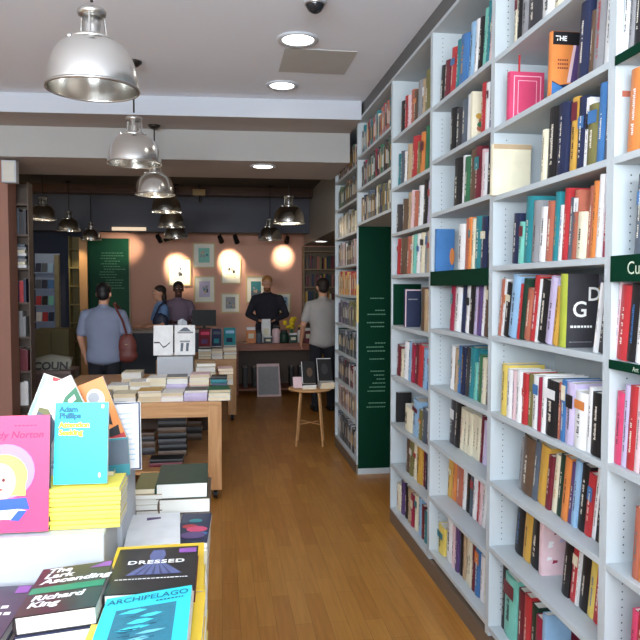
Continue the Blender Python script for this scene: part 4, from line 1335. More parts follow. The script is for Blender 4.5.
# DRESSED pile
yb = mat('cover_sunflower', (236, 196, 62), rough=.42, var=.05)
zD = .9920
p = [atZ(118, 546, zD), atZ(207, 544, zD), atZ(207, 589, zD)]
xr = -.036
z = ZF
for i, (c_, t) in enumerate((('yellow', .055), ('white', .056), ('yellow', .056), ('gold', .055))):
    lay('piled_book', xr - .105, 1.42, z, .205, .268, t, .01 * i - .015, c_ if i < 3 else yb, f'{"yellow" if i != 1 else "white"} volume, {["bottom","third from top","second from top","top"][i]} of the yellow pile under the dress book', FG, hard=True)
    z += t + .0004
zy = z
dr = mat('cover_jet', (30, 29, 33), rough=.35, var=.05)
q = [atZ(120, 548, zy + .026), atZ(198, 547, zy + .026), atZ(195, 592, zy + .026)]
wd = .176; hd = .235
o = lay('piled_book', (atY(195, 592, 1.365).x + atY(103, 590, 1.365).x) / 2, 1.365, zy, wd, hd, .026, 0.0, dr, 'black book with white title and blue gown picture on the yellow pile', FG, hard=True, back=C('maroon'))
t = .0266; h = hd
gown = mat('art_gown', (92, 98, 138), var=.15, scale=60)
b = MB()
b.poly([(wd * .5 - .012, h * .93), (wd * .5 + .012, h * .93), (wd * .5 + .018, h * .80), (wd * .5 + .012, h * .66), (wd * .83, h * .36), (wd * .17, h * .36), (wd * .5 - .012, h * .66), (wd * .5 - .018, h * .80)], t, gown)
for k in range(5):
    u = .27 + .1 * k
    b.poly([(wd * u, h * .365), (wd * (u + .035), h * .365), (wd * .5 + .004 * (k - 2), h * .64)], t + .0003, mat('art_gown_fold', (60, 64, 96), var=0))
b.build('cover_picture', o)
text_mesh('cover_lettering', 'DRESSED', .0265, M_LETW, o, (wd * .5, h * .60, t + .0008), align='CENTER', bold=.0007, spacing=1.12, sx=1.05)
b = MB(); x = .012
while x < wd - .02:
    l = rs.uniform(.003, .008); b.rect(x, h * .27, x + l, h * .285, t, M_LETW); x += l + .002
b.build('cover_lettering', o)
b = MB(); b.rect(wd * .76, h * .84, wd - .004, h * .95, t, mat('band_purple', (140, 84, 160))); b.build('cover_flash', o)
# Archipelago, lying in front and over its edge
z = ZF
for i, (c_, t) in enumerate((('teal', .055), ('yellow', .056), ('white', .056), ('gold', .055))):
    lay('piled_book', xr - .105, 1.145, z, .205, .268, t, .012 - .01 * i, c_ if i != 3 else yb, f'{"teal" if i == 0 else "white" if i == 2 else "yellow"} volume, {["bottom","third from top","second from top","top"][i]} of pile under the cyan island book', FG, hard=True)
    z += t + .0004
ac = mat('cover_turquoise', (48, 196, 216), rough=.38, var=.04)
FLc, FRc = atY(107, 599, 1.355), atY(192, 585, 1.355)       # far corners of the tilted cover
wa = (FRc - FLc).length
hd = .235
roll = -math.atan2(FRc.z - FLc.z, FRc.x - FLc.x)
o = lay('piled_book', 0, 0, 0, wa, hd, .028, 0, ac, 'turquoise book with blue-grey coast picture lying nearest the camera', FG, hard=False)
ry = Matrix.Rotation(roll, 3, 'Y')
o.rotation_euler = (0, roll, 0)
o.location = FLc - ry @ Vector((0, hd, .028))
t = .0287
b = MB()
sea = mat('art_sea', (44, 112, 132), var=.3, scale=70); ice = mat('art_ice', (70, 206, 224), var=.05); ln = mat('art_line', (24, 60, 80), var=0)
b.rect(wa * .16, hd * .06, wa * .84, hd * .74, t, sea)
ra = random.Random(4)
for k in range(7):
    y = hd * (.12 + .09 * k); x = wa * (.2 + .12 * (k % 3)); l = wa * ra.uniform(.25, .4)
    pts = [(x, y)] + [(x + l * f, y - .006 * ra.uniform(.3, 1)) for f in (.3, .6)] + [(x + l, y + .004)] + [(x + l * f, y + .012 * ra.uniform(.5, 1)) for f in (.7, .35)]
    b.poly(pts, t + .0003 + k * .00005, ice if k > 2 else mat('art_foam', (110, 186, 200), var=.1))
for k in range(26):
    y = hd * ra.uniform(.08, .7); x = wa * ra.uniform(.18, .6); l = wa * ra.uniform(.08, .2)
    b.poly([(x, y), (x + l, y + .003 * ra.uniform(-1, 1)), (x + l, y + .0014), (x, y + .0014)], t + .0009, ln)
b.build('cover_picture', o)
text_mesh('cover_lettering', 'ARCHIPELAGO', .0285, mat('deep_teal_lettering', (14, 92, 116), var=0), o, (wa * .5, hd * .86, t + .0002), align='CENTER', bold=.0003, sx=.80)
b = MB(); x = wa * .6
while x < wa * .9:
    l = ra.uniform(.003, .006); b.rect(x, hd * .80, x + l, hd * .82, t + .0002, ln); x += l + .002
b.build('cover_small_print', o)

# behind: two fat hardbacks with white page edges, white and patterned magazines
zz = ZF
BK = [atZ(161, 487, .885), atZ(203, 487, .885)]
wb = BK[1].x - BK[0].x
for i, (c_, t) in enumerate((('charcoal', .13), ('brown', .048), ('darkgreen', .050))):
    lay('piled_book', atY(182, 495, 2.2).x + (.008 if i == 1 else 0), 2.20 if i else 2.23, zz, wb + .012, .24, t, -.02 + .015 * i, c_, f'{c_ if c_ != "darkgreen" else "dark green"} fat hardback, {["bottom","middle","top"][i]} of the pile showing white pages', FG, hard=True)
    zz += t + .0004
stack(atY(147, 500, 2.18).x, 2.2, ZF, ['brown:.05', 'red:.034', 'maroon:.03', 'brown:.03', 'cream:.016', 'olive:.02', 'tan:.014', 'olive:.016'], 'brown and olive pile left of the fat hardbacks', w=.085, h=.2, t=.02, group=FG, name='piled_book')
m0 = atZ(128, 532, .86)
zz = ZF
for i, (c_, t, lab) in enumerate((('grey', .07, 'grey volume beneath the white magazine behind the dress book'), ('white', .07, 'second white volume beneath the white magazine behind the dress book'), ('white', .026, 'white crumpled-looking magazine behind the dress book'))):
    lay('piled_book', atY(154, 525, 1.9).x, 1.85, zz, .145, .25, t, .03 * i, c_, lab, FG, hard=False); zz += t + .0004
b = MB(); b.poly([(.05, .19), (.09, .2), (.09, .215), (.05, .215)], .0266, C('purple')); b.build('cover_picture', [o_ for o_ in COL.objects if o_.get('label', '').startswith('white crumpled')][0])
zz = ZF
for i, (c_, t, lab) in enumerate((('slate', .07, 'slate volume beneath the patterned blue magazine'), ('lavender', .07, 'lavender volume beneath the patterned blue magazine'), ('navy', .015, 'navy magazine with red and violet shapes behind the dress book'))):
    o = lay('piled_book', atY(191, 520, 1.9).x, 1.87, zz, .088, .25, t, -.02 * i, c_, lab, FG, hard=False); zz += t + .0004
b = MB()
for (u, v, a, c2) in ((.5, .75, .02, 'teal'), (.35, .55, .022, 'red'), (.6, .45, .03, 'pink'), (.5, .25, .035, 'purple'), (.8, .3, .015, 'blue')):
    b.disc(.088 * u, .24 * v, a, a * .8, .0156 + a * .01, C(c2), n=12)
b.build('cover_picture', o)
o = lay('piled_book', atY(168, 540, 1.8).x, 1.70, ZF, .2, .135, .145, 0, 'cream', 'cream book with red blob peeping out just behind the dress book', FG, hard=False)
b = MB(); b.disc(.125, .115, .022, .014, .1456, C('red')); b.build('cover_picture', o)

# ------------------------------------------------------------------ book stool
T = thing('stool', 'small thin-legged wooden stool beside the far bookcase holding black books', 'stool', (.90, 6.93, 0))
b = MB(); b.lathe([(0, .555), (.215, .555), (.225, .562), (.225, .572), (.215, .578), (0, .578)], M_OAK, 36); b.build('seat', T)
for k in range(4):
    a = k * PI / 2 + .6
    b = MB(); b.rod((.13 * math.cos(a), .13 * math.sin(a), .555), (.19 * math.cos(a), .19 * math.sin(a), 0), .013, M_OAKV, .010, n=10); b.build('leg', T)
b = MB(); q = [(.165 * math.cos(k * PI / 2 + .6), .165 * math.sin(k * PI / 2 + .6), .22) for k in range(4)]
b.rod(q[0], q[2], .007, M_OAKV, n=8); b.rod(q[1], q[3], .007, M_OAKV, n=8); b.build('stretcher', T)
SG = 'books on the small stool'
zz = stack(atY(309, 380, 6.85).x, 6.80, .5785, ['white:.014', 'white:.014', 'slate:.012'], 'pile under the left slanted black book on the stool', w=.14, h=.2, group=SG)
o = book('slanted_book', .135, .24, .016, C('black'), 'black slanted book with white edge, left one on the stool', 'book', SG, back=C('white'))
orient(o, (1, 0, 0), (.14, .5, .85), (atY(302, 378, 6.85).x, 6.83, zz + .01))
b = MB(); b.rect(.001, .001, .007, .238, .0166, C('white')); b.disc(.08, .12, .03, .05, .0166, C('brown')); b.build('cover_picture', o)
zz = stack(atY(327, 380, 6.85).x, 6.80, .5785, ['white:.02', 'white:.02', 'white:.02'], 'pile under the right slanted black book on the stool', w=.14, h=.2, group=SG)
o = book('slanted_book', .15, .25, .016, C('black'), 'black slanted book with white frame, right one on the stool', 'book', SG, back=C('white'))
orient(o, (1, 0, 0), (.08, .5, .85), (atY(317.5, 374, 6.85).x, 6.83, zz + .01))
b = MB(); b.rect(.001, .001, .006, .248, .0166, C('white')); b.rect(.001, .242, .148, .249, .0166, C('white')); b.disc(.075, .13, .035, .06, .0166, C('charcoal')); b.build('cover_picture', o)
o = book('slanted_book', .09, .12, .01, C('palepink'), 'small pale pink booklet leaning at the stool left edge', 'book', SG)
orient(o, (1, 0, 0), (.1, .5, .85), (atY(291, 386, 6.88).x + .02, 6.85, .5845))

# ------------------------------------------------------------------ left side: shelf unit, rack, lettered bag, till counter
T = thing('bookcase', 'dark bookcase beside the left pillar with books facing the shop front', 'bookcase', (-2.075, 6.63, 0))
dkw = mat('dark_shelf_board', (92, 78, 68), rough=.6)
b = MB(); b.box(-.36, 0, 0, -.34, .15, 2.55, dkw); b.build('side_panel', T)
b = MB(); b.box(.345, 0, 0, .355, .15, 2.55, dkw); b.build('side_panel', T)
b = MB(); b.box(-.34, .14, 0, .345, .15, 2.55, dkw); b.build('back_panel', T)
zs = [.2, .51, .83, 1.145, 1.46, 1.775, 2.08, 2.36]
for z in zs:
    b = MB(); b.box(-.34, 0, z - .02, .345, .14, z, dkw); b.build('shelf', T)
for k, z in enumerate(zs[:-1]):
    if k == 5:
        for n in range(8):
            mass.box(-1.94, 6.64, z + .001 + n * .027, -1.75 - .01 * (n % 2), 6.765, z + .026 + n * .027, C(['white', 'cream', 'grey', 'slate'][n % 4]))
    else:
        mass_row(-2.41, 6.64, 1, .67, z, .25, axis='X', cols=[['grey', 'slate', 'charcoal'], ['grey', 'charcoal', 'white'], ['maroon', 'grey', 'olive', 'palepink'], ['grey', 'charcoal', 'slate'], ['gold', 'yellow', 'red', 'palepink', 'navy'], [], ['black', 'charcoal', 'slate']][k], fill=.96)

# alcove shelf, far right
T = thing('bookcase', 'alcove bookcase with brown shelves behind the grey-shirted person', 'bookcase', (1.90, 11.72, 0))
aw = mat('alcove_board', (150, 126, 98), rough=.6)
for s in (-.49, .47):
    b = MB(); b.box(s, 0, 0, s + .02, .25, 2.3, aw); b.build('side_panel', T)
b = MB(); b.box(-.47, .235, 0, .47, .25, 2.3, mat('alcove_back', (112, 92, 72))); b.build('back_panel', T)
for k in range(8):
    z = .08 + k * .305
    if z > 2.28: break
    b = MB(); b.box(-.47, 0, z - .02, .47, .235, z, aw); b.build('shelf', T)
    if k < 7: mass_row(1.44, 11.74, 1, .90, z, .25, axis='X', cols=['darkgreen', 'olive', 'maroon', 'gold', 'brown', 'navy', 'terracotta', 'charcoal', 'cream'], fill=.97)
o = mass.build('shelved_books')
o['kind'] = 'stuff'
o['label'] = 'books filling the farthest shelves on both sides of the shop'
o['category'] = 'books'

# card rack by the blue wall
p0, p1 = atY(32, 253, 10.3), atY(57, 253, 10.3)
T = thing('card_rack', 'tall pale blue greetings card rack in front of the dark blue wall', 'rack', ((p0.x + p1.x) / 2, 10.4, 0))
hw = (p1.x - p0.x) / 2
rk = mat('pale_blue_rack', (150, 168, 200), rough=.5)
b = MB(); b.box(-hw, .05, 0.05, hw, .07, p0.z, rk); b.build('back_board', T)
b = MB(); b.box(-hw, -.1, 0, hw, .15, .05, rk); b.build('base', T)
b = MB(); b.box(hw - .06, -.02, .05, hw, .05, p0.z - .02, mat('olive_post', (132, 124, 96))); b.build('post', T)
for r_ in range(6):
    z = p0.z - .27 - r_ * .235
    s = MB(); s.box(-hw, -.03, z - .015, hw - .06, .05, z, rk); s = s.build('ledge', T)
    for c2 in range(3):
        x = -hw + .015 + c2 * .085
        b = MB(); b.hull([(x, -.012, z + .0005), (x + .075, -.012, z + .0005), (x + .075, -.009, z + .0005), (x, -.009, z + .0005)], [(x, .02, z + .13), (x + .075, .02, z + .13), (x + .075, .023, z + .13), (x, .023, z + .13)], C([['navy', 'slate', 'lightblue'], ['slate', 'navy', 'blue'], ['red', 'black', 'mint'], ['white', 'red', 'navy'], ['blue', 'lightblue', 'orange'], ['blue', 'navy', 'olive']][r_][c2]))
        tag(b.build('greetings_card'), f'{cname([["navy", "slate", "lightblue"], ["slate", "navy", "blue"], ["red", "black", "mint"], ["white", "red", "navy"], ["blue", "lightblue", "orange"], ["blue", "navy", "olive"]][r_][c2])} card, {["left","middle","right"][c2]} on {["top","second","third","fourth","fifth","lowest"][r_]} ledge of the card rack', 'card', 'cards in the rack').location = T.location
# olive low cupboard and wooden partition lit from above
p0, p1 = atY(36, 322, 10.0), atY(70, 322, 10.0)
T = thing('low_cupboard', 'olive brown low cupboard below the card rack', 'cupboard', ((p0.x + p1.x) / 2, 9.9, 0))
oc = mat('olive_cupboard', (112, 104, 70), rough=.6); hw = (p1.x - p0.x) / 2
b = MB(); b.box(-hw, 0, 0, hw, .4, 1.02, oc); b.build('carcass', T)
for s in (-1, 1):
    b = MB(); b.box(s * .006, -.018, .05, s * (hw - .01), -.0005, .98, mat('olive_door', (104, 98, 64))); d = b.build('door', T)
    b = MB(); b.rod((s * .035, -.03, .5), (s * .035, -.03, .62), .006, M_SMOKE); b.build('handle', d)
p0, p1, p2 = atY(69, 236, 11.3), atY(79, 236, 11.3), atY(87, 240, 11.3)
T = thing('tall_shelf_tower', 'tall olive and tan shelf tower left of the green board', 'shelf tower', ((p0.x + p1.x) / 2, 11.3, 0))
hw = (p1.x - p0.x) / 2
b = MB(); b.box(-hw, .2, 0, hw, .22, p0.z, mat('khaki_board', (126, 116, 76))); b.build('back_panel', T)
b = MB(); b.box(hw, -.02, 0, hw + (p2.x - p1.x), .04, p0.z - .03, mat('tan_panel', (206, 158, 110), rough=.5)); b.build('side_panel', T)
b = MB(); b.box(-hw - .015, 0, 0, -hw, .22, p0.z, mat('khaki_board', (126, 116, 76))); b.build('side_panel', T)
for k in range(8):
    b = MB(); b.box(-hw, 0, .15 + k * .29, hw, .2, .17 + k * .29, mat('khaki_board', (126, 116, 76))); b.build('shelf', T)
l = bpy.data.lights.new('tower_spot_lamp', 'SPOT'); l.energy = 25; l.color = (1, .8, .5); l.spot_size = D2R(50); l.shadow_soft_size = .03; l.spot_blend = .8
lo = bpy.data.objects.new('tower_spot_lamp', l); COL.objects.link(lo); lo.location = (p1.x, 10.9, 2.42); lo.rotation_euler = (D2R(35), 0, 0)

# lettered bag and low tables at left
T = thing('side_table', 'dark low table beside the left pillar carrying a lettered bag', 'table', (-1.80, 7.62, 0))
b = MB(); b.box(-.22, -.2, .70, .26, .25, .73, mat('mauve_top', (130, 108, 104))); b.build('table_top', T)
for sx in (-.2, .24):
    for sy in (-.18, .23):
        b = MB(); b.box(sx - .02, sy - .02, 0, sx + .02, sy + .02, .70, dkw); b.build('leg', T)
b = MB(); b.box(-.178, -.16, .45, .218, .2, .7, mat('mauve_front', (112, 92, 88))); b.build('drawer_box', T)
A, B = atY(32, 366, 7.5), atY(71, 346, 7.5)
T = thing('lettered_bag', 'pale grey cloth bag with big dark letters lying on the side table', 'bag', (A.x, 7.46, .7305))
b = MB(); w = B.x - A.x
n = 10
i_ = b.mi(mat('grey_cloth', (158, 156, 142), rough=.9, bump=.3))
grid = []
for r_ in range(6):
    row = []
    for c2 in range(n + 1):
        u, v = c2 / n, r_ / 5
        zz = .155 * math.sin(PI * min(1, v * .62 + .02)) * (1 - .35 * abs(u - .5) ** 2 * 2) + .006 * math.sin(9 * u + 5 * v)
        row.append(b.bm.verts.new((w * u * (1 - .06 * v) + .02 * v, v * .16, max(0.001, zz))))
    grid.append(row)
for r_ in range(5):
    for c2 in range(n):
        f = b.bm.faces.new((grid[r_][c2], grid[r_][c2 + 1], grid[r_ + 1][c2 + 1], grid[r_ + 1][c2])); f.smooth = True
under = b.bm.faces.new([grid[0][c2] for c2 in range(n, -1, -1)] + [grid[r_][0] for r_ in range(1, 6)] + [grid[5][c2] for c2 in range(1, n + 1)] + [grid[r_][n] for r_ in range(4, 0, -1)])
o = b.build('cloth_body', T)
text_mesh('lettering', 'COUN', .115, mat('charcoal_print', (66, 64, 66), var=0), T, (.02, -.004, .015), (D2R(66), 0, 0), bold=.004)

# till counter with monitor
p0, p1 = atY(121, 331, 9.4), atY(162, 331, 9.4)
T = thing('till_counter', 'dark navy till counter with grey top in front of two people', 'counter', (p0.x, 9.4, 0))
L = 1.05
b = MB(); b.box(0, 0, 0, L, .5, p0.z - .03, mat('navy_counter', (44, 50, 62), rough=.5)); b.build('body', T)
b = MB(); b.box(-.02, -.02, p0.z - .03, L + .02, .52, p0.z, mat('grey_counter_top', (140, 132, 126), rough=.4)); b.build('worktop', T)
A, B = atY(192, 325, 9.6), atY(216, 310, 9.6)
T = thing('monitor', 'black flat monitor on the till counter below the framed prints', 'monitor', (A.x, 9.65, p0.z))
w = B.x - A.x
b = MB(); b.box(0, 0, B.z - p0.z - .22, w, .03, B.z - p0.z, M_BLACK); b.build('screen', T)
b = MB(); b.box(w / 2 - .02, .03, .012, w / 2 + .02, .05, B.z - p0.z - .05, M_BLACK); b.build('stand', T)
b = MB(); b.box(w / 2 - .09, -.03, 0, w / 2 + .09, .12, .012, M_BLACK); b.build('foot', T)
bpy.data.objects['till_counter'].children[0].scale = (1, 1, 1)
# pink pot and white slip near the counter
T = thing('till_bowl', 'small coral bowl on the mid aisle table edge near the dark counter', 'bowl', (atY(135, 368, 6.4).x, 6.4, .7455))
b = MB(); b.lathe([(0, 0), (.03, 0), (.05, .03), (.055, .06), (.05, .06), (.04, .03), (0, .012)], mat('coral_glaze', (224, 96, 80)), 20); b.build('bowl_body', T)

# goods on the red-brown table
G = 'small goods on the red-brown table'
ZG = .7655
def goods(name, px, py0, py1, wpx, Y, m, label, shape='box', cat='box'):
    A, B = atY(px - wpx / 2, py1, Y), atY(px + wpx / 2, py0, Y)
    T = thing(name, label, cat, ((A.x + B.x) / 2, Y, ZG), 0, G)
    w = B.x - A.x; h = max(.05, B.z - ZG)
    if shape == 'box':
        b = MB(); b.box(-w / 2, -.04, 0, w / 2, .04, h * .82, m); b.build('carton', T, bevel=.004)
        b = MB(); b.box(-w / 2 + .004, -.038, h * .82, w / 2 - .004, .038, h, C('white')); b.build('lid', T, bevel=.003)
        b = MB(); b.box(-w * .3, -.0412, h * .3, w * .3, -.0405, h * .6, C('cream')); b.build('paper_tag', T)
    elif shape == 'jar':
        b = MB(); b.lathe([(0, 0), (w * .45, 0), (w * .5, .01), (w * .5, h * .7), (w * .35, h * .82), (0, h * .82)], m, 18); b.build('body', T)
        b = MB(); b.lathe([(0, h * .82), (w * .38, h * .82), (w * .38, h), (0, h)], C('charcoal'), 18); b.build('lid', T)
    return T
goods('gift_box', 251, 327, 345, 9, 10.3, C('orange'), 'orange gift box at left end of the red-brown table')
goods('gift_box', 266, 319, 340, 9, 10.45, C('white'), 'white patterned box in front of the dark-jumpered person')
goods('jar', 259, 330, 345, 6, 10.25, C('slate'), 'slate jar between the orange and white boxes', 'jar', 'jar')
goods('gift_box', 268, 336, 345, 8, 10.22, C('charcoal'), 'low charcoal box with white tag in the middle of the goods')
goods('jar', 276, 325, 345, 8, 10.3, C('palepink'), 'pale pink jar beside the green tins', 'jar', 'jar')
goods('jar', 284, 330, 345, 9, 10.28, C('darkgreen'), 'dark green tin in the middle of the goods', 'jar', 'tin')
goods('gift_box', 293, 333, 345, 8, 10.25, C('darkgreen'), 'dark green carton under the yellow flowers')
goods('jar', 300, 327, 345, 5, 10.3, C('white'), 'white candle jar right of the green carton', 'jar', 'jar')
goods('gift_box', 308, 328, 345, 8, 10.3, C('maroon'), 'maroon carton at right end of the red-brown table')
T = thing('flower_pot', 'pot of yellow flowers among the goods by the grey-shirted person', 'plant', (atY(292, 330, 10.55).x, 10.55, ZG), 0)
b = MB(); b.lathe([(0, 0), (.05, 0), (.065, .11), (.055, .11), (.05, .1), (0, .1)], C('cream'), 18); b.build('pot', T)
b = MB()
for k in range(16):
    a = rs.uniform(0, 6.28); r_ = rs.uniform(.01, .11); zz = rs.uniform(.2, .34)
    b.rod((0, 0, .1), (r_ * math.cos(a), r_ * math.sin(a), zz), .003, C('green'), n=5)
b.build('stems', T)
b = MB(); rs2 = random.Random(9)
for k in range(26):
    a = rs2.uniform(0, 6.28); r_ = rs2.uniform(.0, .12); zz = rs2.uniform(.2, .37)
    b.ball((r_ * math.cos(a), r_ * math.sin(a), zz), (.034, .034, .024), mat('flower_yellow', (240, 206, 40), rough=.7), 8, 6)
b.build('blossom', T)
# dark books under that table, leaning white poster
for k in range(9):
    px = 243 + k * 9.4
    if 255 < px < 284: continue
    x = atY(px, 370, 10.3).x
    t = rs.uniform(.05, .09)
    o = book('standing_folder', .25, .30, t, C(['charcoal', 'black', 'slate', 'brown', 'charcoal', 'black', 'charcoal', 'slate', 'brown'][k]), f'{["charcoal", "black", "slate", "brown", "charcoal", "black", "charcoal", "slate", "brown"][k]} folder, {ORD[k + 1] if k < 2 else ORD[k - 1] if k > 3 else ORD[3]} from the left under the red-brown table', 'folder', 'dark folders under the red-brown table')
    orient(o, (0, 1, 0), (0, 0, 1), (x, 10.3, .1005))
A, B = atY(257, 388, 10.05), atY(281, 360, 10.05)
T = thing('poster_board', 'white poster board leaning against the red-brown table on the floor', 'poster', (A.x, 10.02, 0))
w = B.x - A.x
b = MB(); b.hull([(0, 0, 0.002), (w, 0, 0.002), (w, .012, 0.002), (0, .012, 0.002)], [(0, .11, .47), (w * .94, .11, .47), (w * .94, .122, .47), (0, .122, .47)], C('palepink')); b.build('board', T)
b = MB(); b.hull([(.02, -.0012, .03), (w - .03, -.0012, .03), (w - .03, -.0006, .03), (.02, -.0006, .03)], [(.02, .0985, .43), (w * .9, .0985, .43), (w * .9, .0992, .43), (.02, .0992, .43)], C('grey')); b.build('print', T)


# ------------------------------------------------------------------ people
def capsule(b, p, q, r0, r1, n=14):
    p, q = Vector(p), Vector(q)
    b.rod(p, q, r0, b.mats[0], r1, n=n)
    b.ball(p, r0, b.mats[0], n, 8)
    b.ball(q, r1, b.mats[0], n, 8)


def remeshed(b, name, parent, voxel, smooth=6):
    bmesh.ops.recalc_face_normals(b.bm, faces=b.bm.faces)
    o = b.build(name, None)
    m = o.modifiers.new('r', 'REMESH'); m.mode = 'VOXEL'; m.voxel_size = voxel; m.use_smooth_shade = True
    s = o.modifiers.new('s', 'SMOOTH'); s.factor = .5; s.iterations = smooth
    bpy.context.view_layer.update()
    me = bpy.data.meshes.new_from_object(o.evaluated_get(bpy.context.evaluated_depsgraph_get()))
    mats = list(o.data.materials)
    old = o.data
    o.modifiers.clear()
    o.data = me
    bpy.data.meshes.remove(old)
    me.name = name
    me.materials.clear()
    for q in mats: me.materials.append(q)
    for p in me.polygons: p.use_smooth = True
    if parent: o.parent = parent
    return o


def person(label, loc, rz, height, skin, shirt, trousers, hair, sleeve=.5, arms=None, lean=0.0, head=(0, 0), hairlen=0, build=1.0, face=True, beard=None):
    """local axes: x to the person's right... y forward, z up; modelled 1.72 tall then scaled"""
    T = thing('person', label, 'person', loc, rz)
    s = height / 1.72
    T.scale = (s, s, s)
    arms = arms or {}
    ln = lambda p: Vector((p[0], p[1] + lean * max(0, p[2] - .95), p[2] - .5 * lean * lean * max(0, p[2] - .95)))
    J = {}
    for sd, sx in (('L', -1), ('R', 1)):
        J['sh' + sd] = ln((sx * .172 * build, -.01, 1.385))
        e, w = arms.get(sd, ((sx * .255, -.03, 1.14), (sx * .27, .08, .90)))
        J['el' + sd] = Vector(e); J['wr' + sd] = Vector(w)
        J['hip' + sd] = Vector((sx * .09, 0, .92)); J['kn' + sd] = Vector((sx * .10, .015, .50)); J['an' + sd] = Vector((sx * .105, -.02, .09))
    neck0, neck1 = ln((0, -.015, 1.44)), ln((0, .005, 1.53))
    hc = neck1 + Vector((head[0] * .02, .012 + head[1], .085))
    bd = MB(); bd.mi(skin)

    def torso(b, g):
        prof = ((.84, .10, .08), (.88, .155, .115), (.93, .168, .122), (1.02, .152, .108), (1.12, .154, .106), (1.24, .170, .116), (1.34, .180, .114), (1.40, .150, .096), (1.445, .10, .075), (1.46, .06, .055))
        n = 28
        rings = []
        for z, rx, ry in prof:
            p = ln((0, -.006, z))
            rings.append([b.bm.verts.new(p + Vector(((rx * build + g) * math.cos(2 * PI * k / n), (ry * build + g) * math.sin(2 * PI * k / n), 0))) for k in range(n)])
        for A, B in zip(rings, rings[1:]):
            for k in range(n):
                b.bm.faces.new((A[k], A[(k + 1) % n], B[(k + 1) % n], B[k]))
        b.bm.faces.new(rings[0][::-1]); b.bm.faces.new(rings[-1])
    torso(bd, 0)
    capsule(bd, neck0, neck1 + Vector((0, 0, .03)), .058, .052)
    # head: skull, jaw, nose, ears
    bd.ball(hc + Vector((0, 0, .025)), (.074, .092, .098), skin, 20, 14)
    bd.ball(hc + Vector((0, .026, -.055)), (.055, .060, .058), skin, 16, 10)
    bd.rod(hc + Vector((0, .085, .02)), hc + Vector((0, .106, -.022)), .010, skin, .015, n=8)
    for sx in (-1, 1):
        bd.ball(hc + Vector((sx * .076, -.008, .0)), (.012, .022, .032), skin, 10, 8)
    for sd, sx in (('L', -1), ('R', 1)):
        capsule(bd, J['sh' + sd], J['el' + sd], .052, .040)
        capsule(bd, J['el' + sd], J['wr' + sd], .040, .028)
        d = (J['wr' + sd] - J['el' + sd]).normalized()
        side = Vector((0, 1, 0)); side = (side - d * side.dot(d)).normalized()
        palm = J['wr' + sd] + d * .055
        nrm = d.cross(side)
        for k in range(4):
            base = palm + side * (.027 - .018 * k) + d * .025
            ln_ = (.070, .078, .072, .056)[k]
            kn = base + d * ln_ * .5 - nrm * sx * .006
            capsule(bd, base, kn, .0105, .0098, 8); capsule(bd, kn, kn + d * ln_ * .5 - nrm * sx * .018, .0095, .0082, 8)
            capsule(bd, J['wr' + sd] + d * .01 + side * (.012 - .008 * k), base, .017, .0125, 8)
        th = J['wr' + sd] + d * .03 + side * .024
        capsule(bd, th, th + d * .03 + side * .026, .0125, .011, 8); capsule(bd, th + d * .03 + side * .026, th + d * .062 + side * .034, .0108, .009, 8)
        capsule(bd, J['hip' + sd], J['kn' + sd], .085, .056); capsule(bd, J['kn' + sd], J['an' + sd], .054, .036)
        capsule(bd, J['an' + sd] + Vector((0, -.01, -.05)), J['an' + sd] + Vector((sx * .015, .14, -.06)), .034, .027)
    body = remeshed(bd, 'body', T, .0075, 4)
    # face details
    if face:
        e = MB()
        for sx in (-1, 1):
            e.ball(hc + Vector((sx * .03, .088, .02)), (.012, .006, .006), C('white'), 10, 6)
            e.ball(hc + Vector((sx * .03, .093, .02)), (.005, .003, .005), C('black'), 8, 6)
            e.box(hc.x + sx * .03 - .016, hc.y + .088, hc.z + .036, hc.x + sx * .03 + .016, hc.y + .095, hc.z + .041, hair)
        e.build('eyes', body)
        e = MB(); e.ball(hc + Vector((0, .082, -.055)), (.022, .010, .006), mat('lips', (168, 92, 84)), 10, 6); e.build('mouth', body)
    # shirt
    b = MB(); b.mi(shirt)
    torso(b, .013)
    b.ball((0, 0, .90), (.182 * build, .136 * build, .08), shirt, 24, 12)
    for sd in 'LR':
        A, E, W = J['sh' + sd], J['el' + sd], J['wr' + sd]
        if sleeve <= .6:
            capsule(b, A, A.lerp(E, sleeve * 1.4 if sleeve * 1.4 < 1 else 1), .068, .062)
        else:
            capsule(b, A, E, .066, .054); capsule(b, E, E.lerp(W, min(1, (sleeve - .6) * 2.4)), .054, .042)
        capsule(b, A, ln((0, -.01, 1.435)), .060, .062)
    capsule(b, ln((0, -.012, 1.43)), ln((0, -.01, 1.465)), .076, .068)
    remeshed(b, 'shirt', T, .011, 10)
    b = MB(); b.mi(trousers)
    b.ball((0, 0, .93), (.172 * build, .124 * build, .10), trousers, 20, 10)
    for sd in 'LR':
        capsule(b, J['hip' + sd], J['kn' + sd], .098, .070); capsule(b, J['kn' + sd], J['an' + sd] + Vector((0, 0, -.01)), .068, .055)
    remeshed(b, 'trousers', T, .012, 5)
    for sd, sx in (('L', -1), ('R', 1)):
        b = MB(); b.mi(M_BLACK)
        capsule(b, J['an' + sd] + Vector((0, -.025, -.045)), J['an' + sd] + Vector((sx * .012, .13, -.055)), .045, .036)
        b.box(J['an' + sd].x - .04, -.09, 0.001, J['an' + sd].x + .04 + sx * .006, .15, .02, M_BLACK)
        remeshed(b, 'shoe', T, .009, 3)
    b = MB(); b.mi(hair)
    b.ball(hc + Vector((0, -.016, .056)), (.084, .098, .082), hair, 18, 12)
    b.ball(hc + Vector((0, -.05, .0)), (.072, .06, .07), hair, 16, 10)
    if hairlen:
        b.ball(hc + Vector((0, -.06, -.06)), (.085, .055, .11), hair, 16, 10)
        b.ball(hc + Vector((0, -.07, -.12)), (.06, .045, .07 + hairlen), hair, 16, 10)
    remeshed(b, 'hair', T, .009, 2)
